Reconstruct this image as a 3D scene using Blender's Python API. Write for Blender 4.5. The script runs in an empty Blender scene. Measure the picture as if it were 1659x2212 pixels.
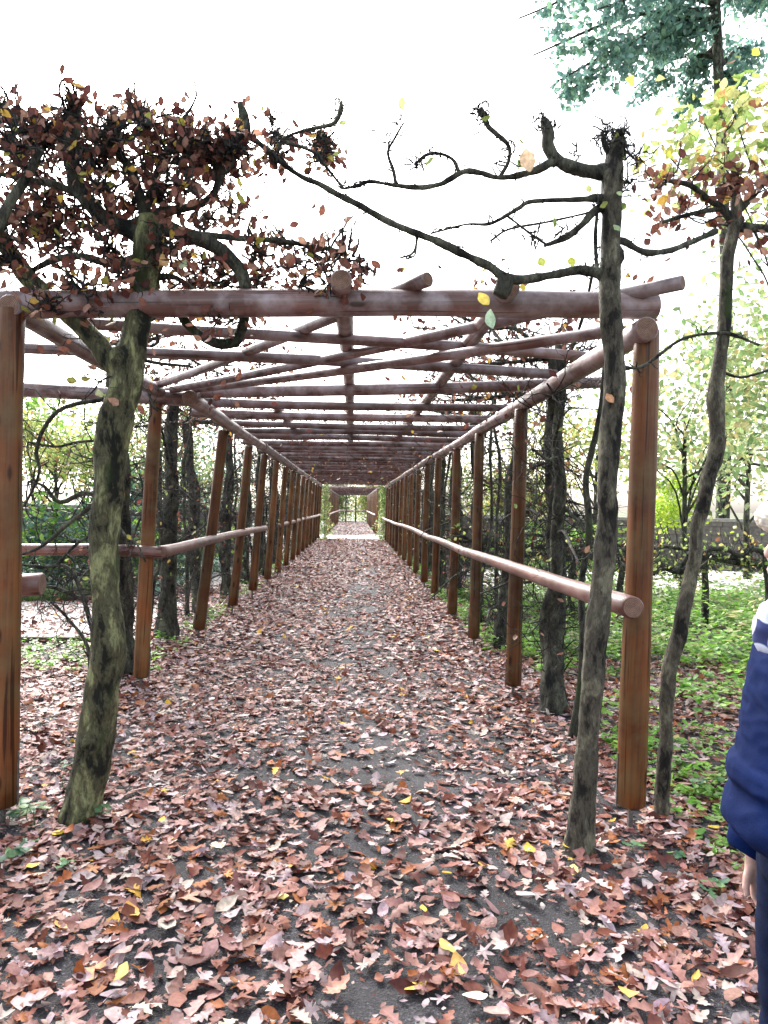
import bpy, math, random
import numpy as np
from mathutils import Matrix, Vector, Quaternion, noise as mnoise

scene = bpy.context.scene
COL = scene.collection
R_ = math.radians

# ------------------------------------------------------------------ camera
F = 1632.0; CX, CY = 829.5, 1106.0          # focal length and centre of a 1659 x 2212 picture
CAMP = np.array([0.0, 0.0, 1.58])
yc = np.array([(765 - CX) / F, (CY - 1092) / F, -1.0]); yc /= np.linalg.norm(yc)
ro = R_(0.9)
zc = np.array([math.sin(ro), math.cos(ro), 0.0]); zc -= zc.dot(yc) * yc; zc /= np.linalg.norm(zc)
xc = np.cross(yc, zc)
CM = np.array([xc, yc, zc])
cam_d = bpy.data.cameras.new('camera'); cam = bpy.data.objects.new('camera', cam_d); COL.objects.link(cam)
m4 = Matrix([list(CM[i]) + [CAMP[i]] for i in range(3)] + [[0, 0, 0, 1]])
cam.matrix_world = m4
cam_d.sensor_width = 36; cam_d.lens = 36 * F / 2212; cam_d.clip_start = .05; cam_d.clip_end = 2000
scene.camera = cam

# ------------------------------------------------------------------ world, sun, exposure
SUN_EL, SUN_AZ = 38, -22
w = bpy.data.worlds.new('World'); scene.world = w; w.use_nodes = True
nt = w.node_tree; nt.nodes.clear()
sky = nt.nodes.new('ShaderNodeTexSky'); sky.sky_type = 'NISHITA'; sky.sun_disc = False
sky.sun_elevation = R_(SUN_EL); sky.sun_rotation = R_(SUN_AZ); sky.dust_density = 4; sky.air_density = 1.0
hs = nt.nodes.new('ShaderNodeHueSaturation'); hs.inputs['Saturation'].default_value = .38; hs.inputs['Value'].default_value = 1.3
bg = nt.nodes.new('ShaderNodeBackground'); bg.inputs['Strength'].default_value = .15
wo = nt.nodes.new('ShaderNodeOutputWorld')
nt.links.new(sky.outputs[0], hs.inputs['Color']); nt.links.new(hs.outputs[0], bg.inputs['Color']); nt.links.new(bg.outputs[0], wo.inputs[0])
sd = bpy.data.lights.new('sun', 'SUN'); sun = bpy.data.objects.new('sun', sd); COL.objects.link(sun)
sd.energy = 2.3; sd.angle = R_(24); sd.color = (1, .965, .92)
sdir = Vector((math.sin(R_(SUN_AZ)) * math.cos(R_(SUN_EL)), math.cos(R_(SUN_AZ)) * math.cos(R_(SUN_EL)), math.sin(R_(SUN_EL))))
sun.rotation_euler = sdir.to_track_quat('Z', 'Y').to_euler()
vs = scene.view_settings
vs.view_transform = 'Standard'; vs.look = 'None'; vs.gamma = 1; vs.use_curve_mapping = False; vs.exposure = 1.85
scene.cycles.max_bounces = 6; scene.cycles.diffuse_bounces = 3; scene.cycles.transparent_max_bounces = 8

# ------------------------------------------------------------------ helpers
def at(x, y, Y):
    """the place in the world that shows at (x, y) of the picture, Y metres ahead"""
    d = CM @ np.array([(x - CX) / F, (CY - y) / F, -1.0])
    return CAMP + d * (Y / d[1])

def tag(o, label=None, cat=None, group=None, kind=None):
    if label: o['label'] = label
    if cat: o['category'] = cat
    if group: o['group'] = group
    if kind: o['kind'] = kind
    return o

def empty(name, loc, label=None, cat=None, group=None):
    o = bpy.data.objects.new(name, None); COL.objects.link(o); o.location = tuple(loc); o.empty_display_size = .2
    return tag(o, label, cat, group)

def put(o, parent, loc=(0, 0, 0)):
    COL.objects.link(o)
    if parent is not None:
        o.parent = parent
    o.location = tuple(loc)
    return o

class MB:
    """collects vertices, faces, colours; builds one mesh"""
    def __init__(s): s.V = []; s.F = []; s.C = []; s.M = []; s.n = 0
    def add(s, V, faces_by_size, col=(1, 1, 1), mat=0):
        V = np.asarray(V, float).reshape(-1, 3)
        for f in faces_by_size:
            f = np.asarray(f, int)
            if f.size:
                s.F.append(f + s.n); s.M.append(np.full(len(f), mat, int))
        c = np.asarray(col, float)
        if c.ndim == 1: c = np.tile(c, (len(V), 1))
        s.C.append(c); s.V.append(V); s.n += len(V)
    def build(s, name, mats, parent=None, origin=(0, 0, 0), smooth=True):
        me = bpy.data.meshes.new(name)
        V = np.concatenate(s.V) - np.asarray(origin, float); C = np.concatenate(s.C)
        me.vertices.add(len(V)); me.vertices.foreach_set('co', V.ravel())
        lens = np.concatenate([np.full(len(f), f.shape[1]) for f in s.F])
        loops = np.concatenate([f.ravel() for f in s.F])
        me.loops.add(len(loops)); me.loops.foreach_set('vertex_index', loops)
        me.polygons.add(len(lens)); st = np.concatenate([[0], np.cumsum(lens)[:-1]])
        me.polygons.foreach_set('loop_start', st); me.polygons.foreach_set('loop_total', lens)
        me.polygons.foreach_set('material_index', np.concatenate(s.M))
        me.polygons.foreach_set('use_smooth', np.full(len(lens), smooth))
        a = me.color_attributes.new('Col', 'FLOAT_COLOR', 'POINT')
        a.data.foreach_set('color', np.hstack([C, np.ones((len(C), 1))]).ravel())
        me.update(calc_edges=True)
        for m in (mats if isinstance(mats, (list, tuple)) else [mats]): me.materials.append(m)
        o = bpy.data.objects.new(name, me)
        off = np.asarray(origin, float) - (np.asarray(parent.location) if parent is not None else 0)
        return put(o, parent, off)

def smooth_pts(P, per=4):
    P = np.asarray(P, float)
    if len(P) < 3: 
        t = np.linspace(0, 1, per + 1)[:, None]; return P[0] * (1 - t) + P[-1] * t
    Q = np.vstack([2 * P[0] - P[1], P, 2 * P[-1] - P[-2]]); out = []
    for i in range(1, len(Q) - 2):
        for k in range(per):
            t = k / per; a, b, c, d = Q[i - 1], Q[i], Q[i + 1], Q[i + 2]
            out.append(.5 * (2 * b + (c - a) * t + (2 * a - 5 * b + 4 * c - d) * t * t + (3 * b - a - 3 * c + d) * t ** 3))
    out.append(P[-1]); return np.array(out)

def tube(mb, P, r, k=5, col=(1, 1, 1), amp=0, freq=9, seed=0, cap=True, mat=0, knots=()):
    P = np.asarray(P, float); n = len(P); r = np.broadcast_to(np.asarray(r, float), (n,))
    T = np.gradient(P, axis=0); T /= np.linalg.norm(T, axis=1)[:, None] + 1e-9
    u = np.cross(T[0], [0, 0, 1.0] if abs(T[0][2]) < .9 else [1.0, 0, 0]); u /= np.linalg.norm(u)
    a = np.arange(k) * 2 * math.pi / k; ca, sa = np.cos(a), np.sin(a)
    V = np.empty((n, k, 3))
    for i in range(n):
        u = u - u.dot(T[i]) * T[i]; u /= np.linalg.norm(u) + 1e-9
        v = np.cross(T[i], u)
        V[i] = ca[:, None] * u + sa[:, None] * v
    rr = np.tile(r[:, None], (1, k)).astype(float)
    if amp:
        for i in range(n):
            for j in range(k):
                q = P[i] + V[i, j] * r[i]
                nz = mnoise.noise(Vector((q[0] * freq + seed, q[1] * freq, q[2] * freq * .45)))
                n2 = mnoise.noise(Vector((q[0] * freq * 3.2, q[1] * freq * 3.2 + seed, q[2] * freq * 1.1)))
                rr[i, j] *= 1 + amp * (nz + .45 * n2)
                for (kp, kr, kh) in knots:
                    d = np.linalg.norm(q - kp)
                    if d < kr: rr[i, j] += 1.5 * kh * (math.cos(math.pi * d / kr) * .5 + .5) * (1 if d > kr * .28 else .35)
    V = P[:, None, :] + V * rr[:, :, None]
    i = np.arange(n - 1)[:, None] * k; j = np.arange(k)[None, :]; j2 = (j + 1) % k
    q = np.stack([i + j, i + j2, i + k + j2, i + k + j], -1).reshape(-1, 4)
    fs = [q]; V = V.reshape(-1, 3)
    if cap:
        V = np.vstack([V, P[0], P[-1]]); b = n * k
        j = np.arange(k); j2 = (j + 1) % k
        fs.append(np.vstack([np.stack([j2, j, np.full(k, b)], 1), np.stack([(n - 1) * k + j, (n - 1) * k + j2, np.full(k, b + 1)], 1)]))
    mb.add(V, fs, col, mat)

# ------------------------------------------------------------------ materials
def mat(name):
    m = bpy.data.materials.new(name); m.use_nodes = True; t = m.node_tree; t.nodes.clear()
    out = t.nodes.new('ShaderNodeOutputMaterial'); p = t.nodes.new('ShaderNodeBsdfPrincipled')
    t.links.new(p.outputs[0], out.inputs[0]); return m, t, p, out
def N(t, kind, **kw):
    n = t.nodes.new('ShaderNode' + kind)
    for k, v in kw.items():
        if k in n.inputs: n.inputs[k].default_value = v
        else: setattr(n, k, v)
    return n
def ramp(t, src, stops):
    n = t.nodes.new('ShaderNodeValToRGB'); e = n.color_ramp.elements
    while len(e) < len(stops): e.new(.5)
    for el, (p, c) in zip(e, stops): el.position = p; el.color = (*c, 1)
    t.links.new(src, n.inputs[0]); return n
def noise_tex(t, scale, detail=4, rough=.6, vec=None, dist=0):
    n = N(t, 'TexNoise', Scale=scale, Detail=detail, Roughness=rough, Distortion=dist)
    if vec is not None: t.links.new(vec, n.inputs['Vector'])
    return n
def mix(t, fac, a, b, mode='MIX'):
    n = t.nodes.new('ShaderNodeMix'); n.data_type = 'RGBA'; n.blend_type = mode
    for s, v in ((0, fac), (6, a), (7, b)):
        if hasattr(v, 'links'): t.links.new(v, n.inputs[s])
        else: n.inputs[s].default_value = v if s == 0 else (*v, 1)
    return n.outputs[2]
def bump(t, p, h, strength, dist=.01):
    b = N(t, 'Bump', Strength=strength, Distance=dist); t.links.new(h, b.inputs['Height']); t.links.new(b.outputs[0], p.inputs['Normal'])

def leaf_material(name, trans=.25, rough=.55, bright=1.0, spec=.35):
    m, t, p, out = mat(name)
    a = N(t, 'Attribute', attribute_name='Col'); g = N(t, 'NewGeometry'); tc = N(t, 'TexCoord')
    nz = noise_tex(t, 55, 3, .6, g.outputs['Position'])
    c = mix(t, 1.0, a.outputs['Color'], ramp(t, nz.outputs[0], [(.3, (.68, .66, .64)), (.7, (1.22, 1.2, 1.18))]).outputs[0], 'MULTIPLY')
    c = mix(t, 1.0, c, (bright,) * 3, 'MULTIPLY')
    t.links.new(c, p.inputs['Base Color']); p.inputs['Roughness'].default_value = rough; p.inputs['Specular IOR Level'].default_value = spec
    bump(t, p, nz.outputs[0], .25, .004)
    if trans:
        tr = N(t, 'BsdfTranslucent'); t.links.new(c, tr.inputs['Color'])
        ms = N(t, 'MixShader', Fac=trans); t.links.new(p.outputs[0], ms.inputs[1]); t.links.new(tr.outputs[0], ms.inputs[2]); t.links.new(ms.outputs[0], out.inputs[0])
    return m

def bark_material(name, base, lich, dark, moss, mosst=.55, scale=1.0):
    m, t, p, out = mat(name)
    tc = N(t, 'TexCoord'); mp = N(t, 'Mapping'); mp.inputs['Scale'].default_value = (11 * scale, 11 * scale, 4.6 * scale)
    t.links.new(tc.outputs['Object'], mp.inputs['Vector'])
    n1 = noise_tex(t, 1.0, 6, .65, mp.outputs[0], .3)
    n2 = noise_tex(t, 5.5, 8, .7, mp.outputs[0], .6)
    n3 = noise_tex(t, .45, 4, .6, mp.outputs[0], .5)
    c = ramp(t, n1.outputs[0], [(.40, dark), (.47, base), (.52, base), (.60, lich)]).outputs[0]
    c = mix(t, 1, c, ramp(t, n2.outputs[0], [(.32, (.35, .34, .36)), (.55, (1, 1, 1)), (.75, (1.35, 1.35, 1.3))]).outputs[0], 'MULTIPLY')
    mf = ramp(t, n3.outputs[0], [(mosst, (0, 0, 0)), (mosst + .1, (.85, .85, .85))]).outputs[0]
    c = mix(t, mf, c, moss)
    t.links.new(c, p.inputs['Base Color']); p.inputs['Roughness'].default_value = .85; p.inputs['Specular IOR Level'].default_value = .25
    s = N(t, 'Math', operation='ADD'); t.links.new(n1.outputs[0], s.inputs[0]); t.links.new(n2.outputs[0], s.inputs[1])
    bump(t, p, s.outputs[0], .9, .02)
    return m

def pole_material(name, a, b, dark, grey, gf, spec=.6):
    m, t, p, out = mat(name)
    tc = N(t, 'TexCoord'); oi = N(t, 'ObjectInfo')
    mp = N(t, 'Mapping'); mp.inputs['Scale'].default_value = (22, 22, .9); t.links.new(tc.outputs['Object'], mp.inputs['Vector'])
    vr = N(t, 'CombineXYZ'); mu = N(t, 'Math', operation='MULTIPLY'); mu.inputs[1].default_value = 40
    t.links.new(oi.outputs['Random'], mu.inputs[0]); 
    for i in range(3): t.links.new(mu.outputs[0], vr.inputs[i])
    va = N(t, 'VectorMath', operation='ADD'); t.links.new(mp.outputs[0], va.inputs[0]); t.links.new(vr.outputs[0], va.inputs[1])
    g1 = noise_tex(t, 1.0, 6, .65, va.outputs[0], .25)
    va2 = N(t, 'VectorMath', operation='ADD'); t.links.new(tc.outputs['Object'], va2.inputs[0]); t.links.new(vr.outputs[0], va2.inputs[1])
    n2 = noise_tex(t, 6, 5, .6, va2.outputs[0]); n3 = noise_tex(t, 1.7, 3, .5, va2.outputs[0])
    c = ramp(t, g1.outputs[0], [(.3, dark), (.45, a), (.7, b)]).outputs[0]
    c = mix(t, 1, c, ramp(t, n3.outputs[0], [(.3, (.55, .50, .47)), (.7, (1.45, 1.42, 1.4))]).outputs[0], 'MULTIPLY')
    gm = ramp(t, n2.outputs[0], [(.42, (0, 0, 0)), (.68, (gf,) * 3)]).outputs[0]
    c = mix(t, gm, c, grey)
    # knots of the peeled log
    mk = N(t, 'Mapping'); mk.inputs['Scale'].default_value = (9, 9, 3.1); t.links.new(va2.outputs[0], mk.inputs['Vector'])
    vo = N(t, 'TexVoronoi', Scale=1.0); t.links.new(mk.outputs[0], vo.inputs['Vector'])
    kn = ramp(t, vo.outputs['Distance'], [(.10, (.28, .22, .2)), (.17, (1, 1, 1))]).outputs[0]
    c = mix(t, 1, c, kn, 'MULTIPLY')
    mc = N(t, 'Mapping'); mc.inputs['Scale'].default_value = (46, 46, 1.1); t.links.new(va2.outputs[0], mc.inputs['Vector']); n5 = noise_tex(t, 1.0, 2, .5, mc.outputs[0], .1)
    ck = ramp(t, n5.outputs[0], [(.33, (.3, .26, .25)), (.38, (1, 1, 1))]).outputs[0]; c = mix(t, 1, c, ck, 'MULTIPLY')
    rv = N(t, 'MapRange'); rv.inputs[3].default_value = .68; rv.inputs[4].default_value = 1.35; t.links.new(oi.outputs['Random'], rv.inputs[0])
    c = mix(t, 1, c, rv.outputs[0], 'MULTIPLY')
    t.links.new(c, p.inputs['Base Color']); p.inputs['Roughness'].default_value = .42; p.inputs['Specular IOR Level'].default_value = .6
    bump(t, p, g1.outputs[0], .35, .006); p.inputs['Specular IOR Level'].default_value = spec; return m

M_post = pole_material('peeled_post_wood', (.095, .032, .010), (.175, .066, .020), (.024, .009, .005), (.13, .10, .045), .5, .25)
M_pole = pole_material('peeled_roof_wood', (.080, .038, .033), (.16, .088, .076), (.024, .011, .010), (.28, .235, .245), .85)
M_rail = pole_material('handrail_wood', (.115, .043, .032), (.215, .098, .075), (.035, .013, .011), (.28, .20, .185), .5, .45)
def end_material(name, a, b):
    m, t, p, out = mat(name); tc = N(t, 'TexCoord'); wv = N(t, 'TexWave', wave_type='RINGS', rings_direction='Z', Scale=42, Distortion=2.5)
    t.links.new(tc.outputs['Object'], wv.inputs['Vector'])
    c = ramp(t, wv.outputs[0], [(.2, a), (.8, b)]).outputs[0]
    c = mix(t, 1, c, ramp(t, noise_tex(t, 30, 3, .6, tc.outputs['Object']).outputs[0], [(.3, (.6, .6, .6)), (.7, (1.2, 1.2, 1.2))]).outputs[0], 'MULTIPLY')
    t.links.new(c, p.inputs['Base Color']); p.inputs['Roughness'].default_value = .8; return m
M_end = end_material('sawn_end_wood', (.12, .065, .045), (.22, .13, .09))
M_bark1 = bark_material('lichened_bark', (.085, .082, .045), (.25, .26, .125), (.010, .012, .008), (.022, .042, .010), .55)
M_bark2 = bark_material('grey_bark', (.082, .074, .055), (.19, .18, .125), (.014, .013, .011), (.035, .055, .016), .58)
M_bark3 = bark_material('dark_bark', (.055, .055, .042), (.12, .125, .09), (.012, .013, .012), (.03, .05, .018), .58)
M_twig = bark_material('twig_bark', (.045, .042, .04), (.085, .09, .075), (.014, .014, .016), (.035, .05, .025), .62, 2)
M_leafg = leaf_material('fallen_leaf_tissue', .12, .6, 1.0, .25)
M_leafc = leaf_material('dry_leaf_tissue', .25, .6, 1.0, .2)
M_green = leaf_material('green_leaf_tissue', .45, .45)
M_moss = bark_material('moss', (.07, .12, .03), (.13, .19, .05), (.018, .03, .01), (.03, .06, .01), .5, 3)

m, t, p, out = mat('trodden_gravel_soil'); M_ground = m
g = N(t, 'NewGeometry')
n1 = noise_tex(t, 1.3, 6, .6, g.outputs['Position']); n2 = noise_tex(t, 260, 3, .7, g.outputs['Position']); vo = N(t, 'TexVoronoi', Scale=130); t.links.new(g.outputs['Position'], vo.inputs['Vector'])
c = ramp(t, n1.outputs[0], [(.35, (.013, .012, .013)), (.6, (.034, .032, .036))]).outputs[0]
c = mix(t, 1, c, ramp(t, vo.outputs['Color'], [(.1, (.55, .55, .58)), (.75, (1.2, 1.2, 1.25)), (.93, (3.4, 3.4, 3.5))]).outputs[0], 'MULTIPLY')
t.links.new(c, p.inputs['Base Color']); p.inputs['Roughness'].default_value = .8
s = N(t, 'Math', operation='ADD'); t.links.new(n2.outputs[0], s.inputs[0]); t.links.new(vo.outputs['Distance'], s.inputs[1]); bump(t, p, s.outputs[0], .7, .01)

def plain(name, col, col2, scale=20, rough=.8, b=.3, spec=.3):
    m, t, p, out = mat(name); tc = N(t, 'TexCoord'); n = noise_tex(t, scale, 6, .65, tc.outputs['Object'])
    t.links.new(ramp(t, n.outputs[0], [(.35, col), (.65, col2)]).outputs[0], p.inputs['Base Color']); p.inputs['Roughness'].default_value = rough; p.inputs['Specular IOR Level'].default_value = spec
    bump(t, p, n.outputs[0], b, .01); return m
M_pale = plain('pale_gravel', (.34, .33, .31), (.58, .56, .53), 35)
M_soil = plain('garden_soil', (.05, .045, .03), (.10, .12, .05), 3)
M_wall = plain('weathered_wall_stone', (.10, .09, .08), (.20, .175, .155), 9)
M_cope = plain('coping_stone', (.20, .19, .17), (.33, .31, .28), 12)
M_steel = plain('galvanised_steel', (.06, .055, .05), (.13, .12, .115), 30, .5)
M_board = plain('weathered_board', (.05, .04, .03), (.11, .085, .06), 15)

# ------------------------------------------------------------------ ground
def gz(x, y):
    x = np.asarray(x, float); y = np.asarray(y, float)
    return .018 * np.sin(x * 1.7 + .6 * y) + .014 * np.sin(y * 1.31 - x * .7 + 1) + .03 * np.clip(np.abs(x) - 1.9, 0, 1.2) * (1 + .4 * np.sin(y * .9))

def grid(name, x0, x1, y0, y1, step, mats, z=0.0, parent=None):
    xs = np.arange(x0, x1 + step * .5, step); ys = np.arange(y0, y1 + step * .5, step)
    X, Y = np.meshgrid(xs, ys); V = np.stack([X, Y, gz(X, Y) + z], -1).reshape(-1, 3); nx = len(xs)
    i = (np.arange(len(ys) - 1)[:, None] * nx + np.arange(nx - 1)[None, :]).ravel()
    mb = MB(); mb.add(V, [np.stack([i, i + 1, i + nx + 1, i + nx], 1)]); return mb.build(name, mats, parent)
ground = grid('ground', -14, 16, -6, 76, .25, M_ground); tag(ground, kind='structure')
b = MB(); b.add([(-600, -600, -.06), (600, -600, -.06), (600, 900, -.06), (-600, 900, -.06)], [[[0, 1, 2, 3]]])
tag(b.build('terrain', M_soil), kind='structure')
tag(grid('gravel_path', -13.5, 15.5, 35.4, 40.6, .4, M_pale, .008), kind='structure')
tag(grid('side_path', -13.5, -2.45, 8.3, 11.9, .3, M_pale, .008), kind='structure')
tag(grid('garden_path', 2.6, 15.8, 13.5, 19.0, .4, M_pale, .008), kind='structure')

# ------------------------------------------------------------------ leaf templates
def strip_leaf(kind, rng):
    if kind == 'oak':
        s = np.linspace(0, 1, 19); wv = .012 + .27 * np.sin(np.pi * np.clip(s, 0, 1) ** 1.15) ** .8 * (.70 + .30 * np.cos(2 * np.pi * (s * 4.2 - .62))) ; wv[0] = .01; wv[-1] = .02
    elif kind == 'oaks':
        s = np.linspace(0, 1, 8); wv = np.array([.02, .14, .09, .25, .13, .28, .16, .02])
    elif kind == 'beech':
        s = np.linspace(0, 1, 7); wv = .31 * np.sin(np.pi * np.clip(s, .02, .98) ** .9) ** .8
    else:
        s = np.linspace(0, 1, 4); wv = np.array([.03, .27, .25, .02])
    n = len(s); ca, cb = rng.uniform(-.55, .55), rng.uniform(-.5, .9); tw = rng.uniform(-.5, .5)
    V = np.zeros((n, 3, 3))
    for i in range(n):
        jw = wv[i] * rng.uniform(.85, 1.15); jw2 = wv[i] * rng.uniform(.85, 1.15); y = s[i] - .5
        zc_ = ca * y * y * 1.4
        V[i, 1] = (0, y, zc_ - .015)
        for sgn, ww, k in ((-1, jw, 0), (1, jw2, 2)):
            z = zc_ + cb * ww * ww * 2.2 + tw * sgn * ww * y + rng.uniform(-.02, .02)
            V[i, k] = (sgn * ww, y + ww * .25, z)
    f = []
    for i in range(n - 1):
        for k in (0, 1): f.append([i * 3 + k, i * 3 + k + 1, i * 3 + 3 + k + 1, i * 3 + 3 + k])
    C = np.ones((n, 3)); C[:, 1] = 1.12; C[:, [0, 2]] = .96
    return V.reshape(-1, 3), np.array(f), C.reshape(-1)

def maple_leaf(rng):
    tips = [(-150, .34), (-95, .5), (-45, .62), (0, .0)]
    A = [(-165, .3), (-140, .16), (-112, .42), (-98, .3), (-75, .20), (-60, .46), (-45, .5), (-28, .22), (-12, .42), (0, .56)]
    A = A + [(-a, r) for a, r in A[-2::-1]]
    cb = rng.uniform(-.6, .8); V = [(0, 0, 0)]
    for a, r in A:
        r *= rng.uniform(.88, 1.12); an = math.radians(a); V.append((math.sin(an) * r, math.cos(an) * r, cb * r * r * .8 * math.cos(2 * an + 1) + rng.uniform(-.03, .03)))
    n = len(A); f = [[0, i + 1, i] for i in range(1, n)]
    C = np.ones(n + 1); C[0] = 1.15
    return np.array(V), np.array(f), C

rs = np.random.RandomState(7)
TPL = {k: [strip_leaf(k, rs) for _ in range(8)] for k in ('oak', 'oaks', 'beech', 'tiny')}
TPL['maple'] = [maple_leaf(rs) for _ in range(8)]

def rotm(yaw, tilt, ta):
    """(n) angles -> (n,3,3): yaw about z after a tilt about a horizontal axis at angle ta"""
    cy, sy = np.cos(yaw), np.sin(yaw); z = np.zeros_like(yaw); o = np.ones_like(yaw)
    Rz = np.stack([cy, -sy, z, sy, cy, z, z, z, o], -1).reshape(-1, 3, 3)
    ax, ay = np.cos(ta), np.sin(ta); c, s = np.cos(tilt), np.sin(tilt); C = 1 - c
    Rt = np.stack([c + ax * ax * C, ax * ay * C, ay * s, ax * ay * C, c + ay * ay * C, -ax * s, -ay * s, ax * s, c], -1).reshape(-1, 3, 3)
    return Rt @ Rz

def scatter(mb, kind, P, size, yaw, tilt, ta, col, mat=0, rng=rs):
    P = np.asarray(P, float); n = len(P)
    if n == 0: return
    Rm = rotm(yaw, tilt, ta) * np.asarray(size)[:, None, None]
    ti = rng.randint(0, len(TPL[kind]), n)
    for q in range(len(TPL[kind])):
        I = np.nonzero(ti == q)[0]
        if len(I) == 0: continue
        V, f, C = TPL[kind][q]
        W = np.einsum('nij,mj->nmi', Rm[I], V) + P[I][:, None, :]
        fi = f[None] + (np.arange(len(I)) * len(V))[:, None, None]
        cc = col[I][:, None, :] * C[None, :, None]
        mb.add(W.reshape(-1, 3), [fi.reshape(-1, f.shape[1])], cc.reshape(-1, 3), mat)

PAL = np.array([(.20, .072, .048), (.31, .165, .14), (.38, .29, .30), (.085, .024, .018), (.27, .088, .026), (.55, .33, .05), (.235, .112, .095), (.46, .38, .34), (.15, .042, .024), (.34, .205, .19)])
PW = np.array([.12, .16, .17, .10, .055, .008, .13, .08, .08, .13])
def pick(n, pal=PAL, pw=PW, rng=rs):
    c = pal[rng.choice(len(pal), n, p=pw / pw.sum())]
    return np.clip(c * rng.uniform(.78, 1.22, (n, 1)) * rng.uniform(.94, 1.06, (n, 3)), 0, .8)

def vnoise(x, y, s):
    return (np.sin(x * s + 1.3 * np.sin(y * s * .8)) + np.sin(y * s * 1.21 + 1.7 * np.sin(x * s * .63 + 2)) + .6 * np.sin((x + y) * s * 2.1 + 3)) / 2.6

def ground_leaves(n, x0, x1, y0, y1, seed, thin):
    r = np.random.RandomState(seed); x = r.uniform(x0, x1, n); y = r.uniform(y0, y1, n)
    m_ = vnoise(x, y, 2.3) * .5 + vnoise(x + 5, y - 3, 5.1) * .5
    centre = np.exp(-((x - .05 - .25 * np.sin(y * .5)) / .75) ** 2)
    keep = r.uniform(0, 1, n) < np.clip(1 - thin * centre * (.55 + .9 * (m_ > .0)) - .35 * (m_ > .45), .12, 1)
    return x[keep], y[keep], r

# near ground: large single leaves, then the mass of the litter
near = []
x, y, r = ground_leaves(21500, -3.4, 3.8, 1.6, 7.5, 3, .42)
n = len(x); sz = .034 + .078 * r.uniform(0, 1, n) ** 1.3; kinds = r.choice(['oak', 'maple', 'beech', 'oaks'], n, p=[.42, .18, .22, .18])
sz[kinds == 'beech'] *= .8
zz = gz(x, y) + .006 + r.uniform(0, .022, n); yaw = r.uniform(0, 6.28, n); tilt = np.abs(r.normal(0, .38, n)) + (r.uniform(0, 1, n) < .3) * 3.1416; ta = r.uniform(0, 6.28, n)
cl = pick(n, rng=r)
d = np.hypot(x, y); inview = (np.abs(x - .0) < y * .56) & (y > 2.15)
score = np.where(inview, sz / d, 0); order = np.argsort(-score)[:262]
single = np.zeros(n, bool); single[order] = True
litter = MB()
for k in ('oak', 'maple', 'beech', 'oaks'):
    I = (kinds == k) & ~single
    scatter(litter, k, np.stack([x, y, zz], 1)[I], sz[I], yaw[I], tilt[I], ta[I], cl[I], rng=r)
def single_leaf(k, p, s, yw, tl, a, c, parent, name='fallen_leaf', m_=None, rr=rs):
    mb = MB(); scatter(mb, k, np.array([p], float), np.array([s]), np.array([yw]), np.array([tl]), np.array([a]), np.array([c], float), rng=rr)
    return mb.build(name, m_ or M_leafg, parent, p)
for i in order: single_leaf(kinds[i], (x[i], y[i], zz[i] + .006), sz[i], yaw[i], tilt[i], ta[i], cl[i], ground)
hand = [(285, 1965, .095, 'beech', (.62, .36, .09)), (1145, 1840, .085, 'beech', (.68, .47, .07)), (130, 1990, .07, 'beech', (.62, .38, .12)), (350, 1777, .05, 'beech', (.72, .5, .06)),
        (125, 1795, .06, 'beech', (.72, .55, .05)), (915, 1975, .045, 'beech', (.74, .55, .1)), (1357, 2170, .065, 'beech', (.66, .46, .12)), (1238, 1885, .075, 'beech', (.66, .62, .22)),
        (610, 1943, .05, 'beech', (.74, .6, .2)), (258, 2092, .085, 'beech', (.62, .45, .14)), (965, 2060, .09, 'beech', (.62, .42, .12)), (990, 2105, .1, 'beech', (.55, .33, .1)),
        (1025, 2180, .08, 'beech', (.8, .76, .55)), (590, 2142, .075, 'maple', (.8, .78, .7)), (870, 1675, .08, 'maple', (.62, .36, .1)), (580, 1620, .05, 'beech', (.7, .5, .1)),
        (470, 1833, .08, 'beech', (.7, .62, .42)), (350, 1715, .08, 'maple', (.42, .33, .06)), (72, 1860, .06, 'beech', (.7, .5, .06)), (1225, 1832, .05, 'beech', (.66, .5, .1)),
        (490, 1895, .06, 'maple', (.55, .25, .07)), (200, 2080, .12, 'maple', (.5, .25, .12)), (400, 1940, .13, 'maple', (.46, .25, .17)), (1490, 1975, .1, 'maple', (.4, .22, .15)),
        (1000, 1850, .12, 'oak', (.5, .4, .36)), (1190, 1930, .11, 'oak', (.55, .42, .38)), (640, 2085, .12, 'oak', (.5, .4, .38)), (1080, 2060, .12, 'oak', (.52, .4, .36)),
        (1540, 1790, .07, 'beech', (.62, .46, .06)), (1460, 1610, .07, 'beech', (.6, .48, .2)), (200, 1870, .1, 'maple', (.4, .18, .08)), (730, 2150, .12, 'oak', (.46, .22, .16))]
for (hx, hy, s, k, c) in hand:
    Y = F * 1.56 / (hy - 1092 - (hx - 765) * .016); p_ = at(hx, hy, Y); p_[2] = gz(p_[0], p_[1]) + .032
    single_leaf(k, p_, s, rs.uniform(0, 6.28), rs.uniform(.05, .35), rs.uniform(0, 6.28), c, ground)
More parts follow.
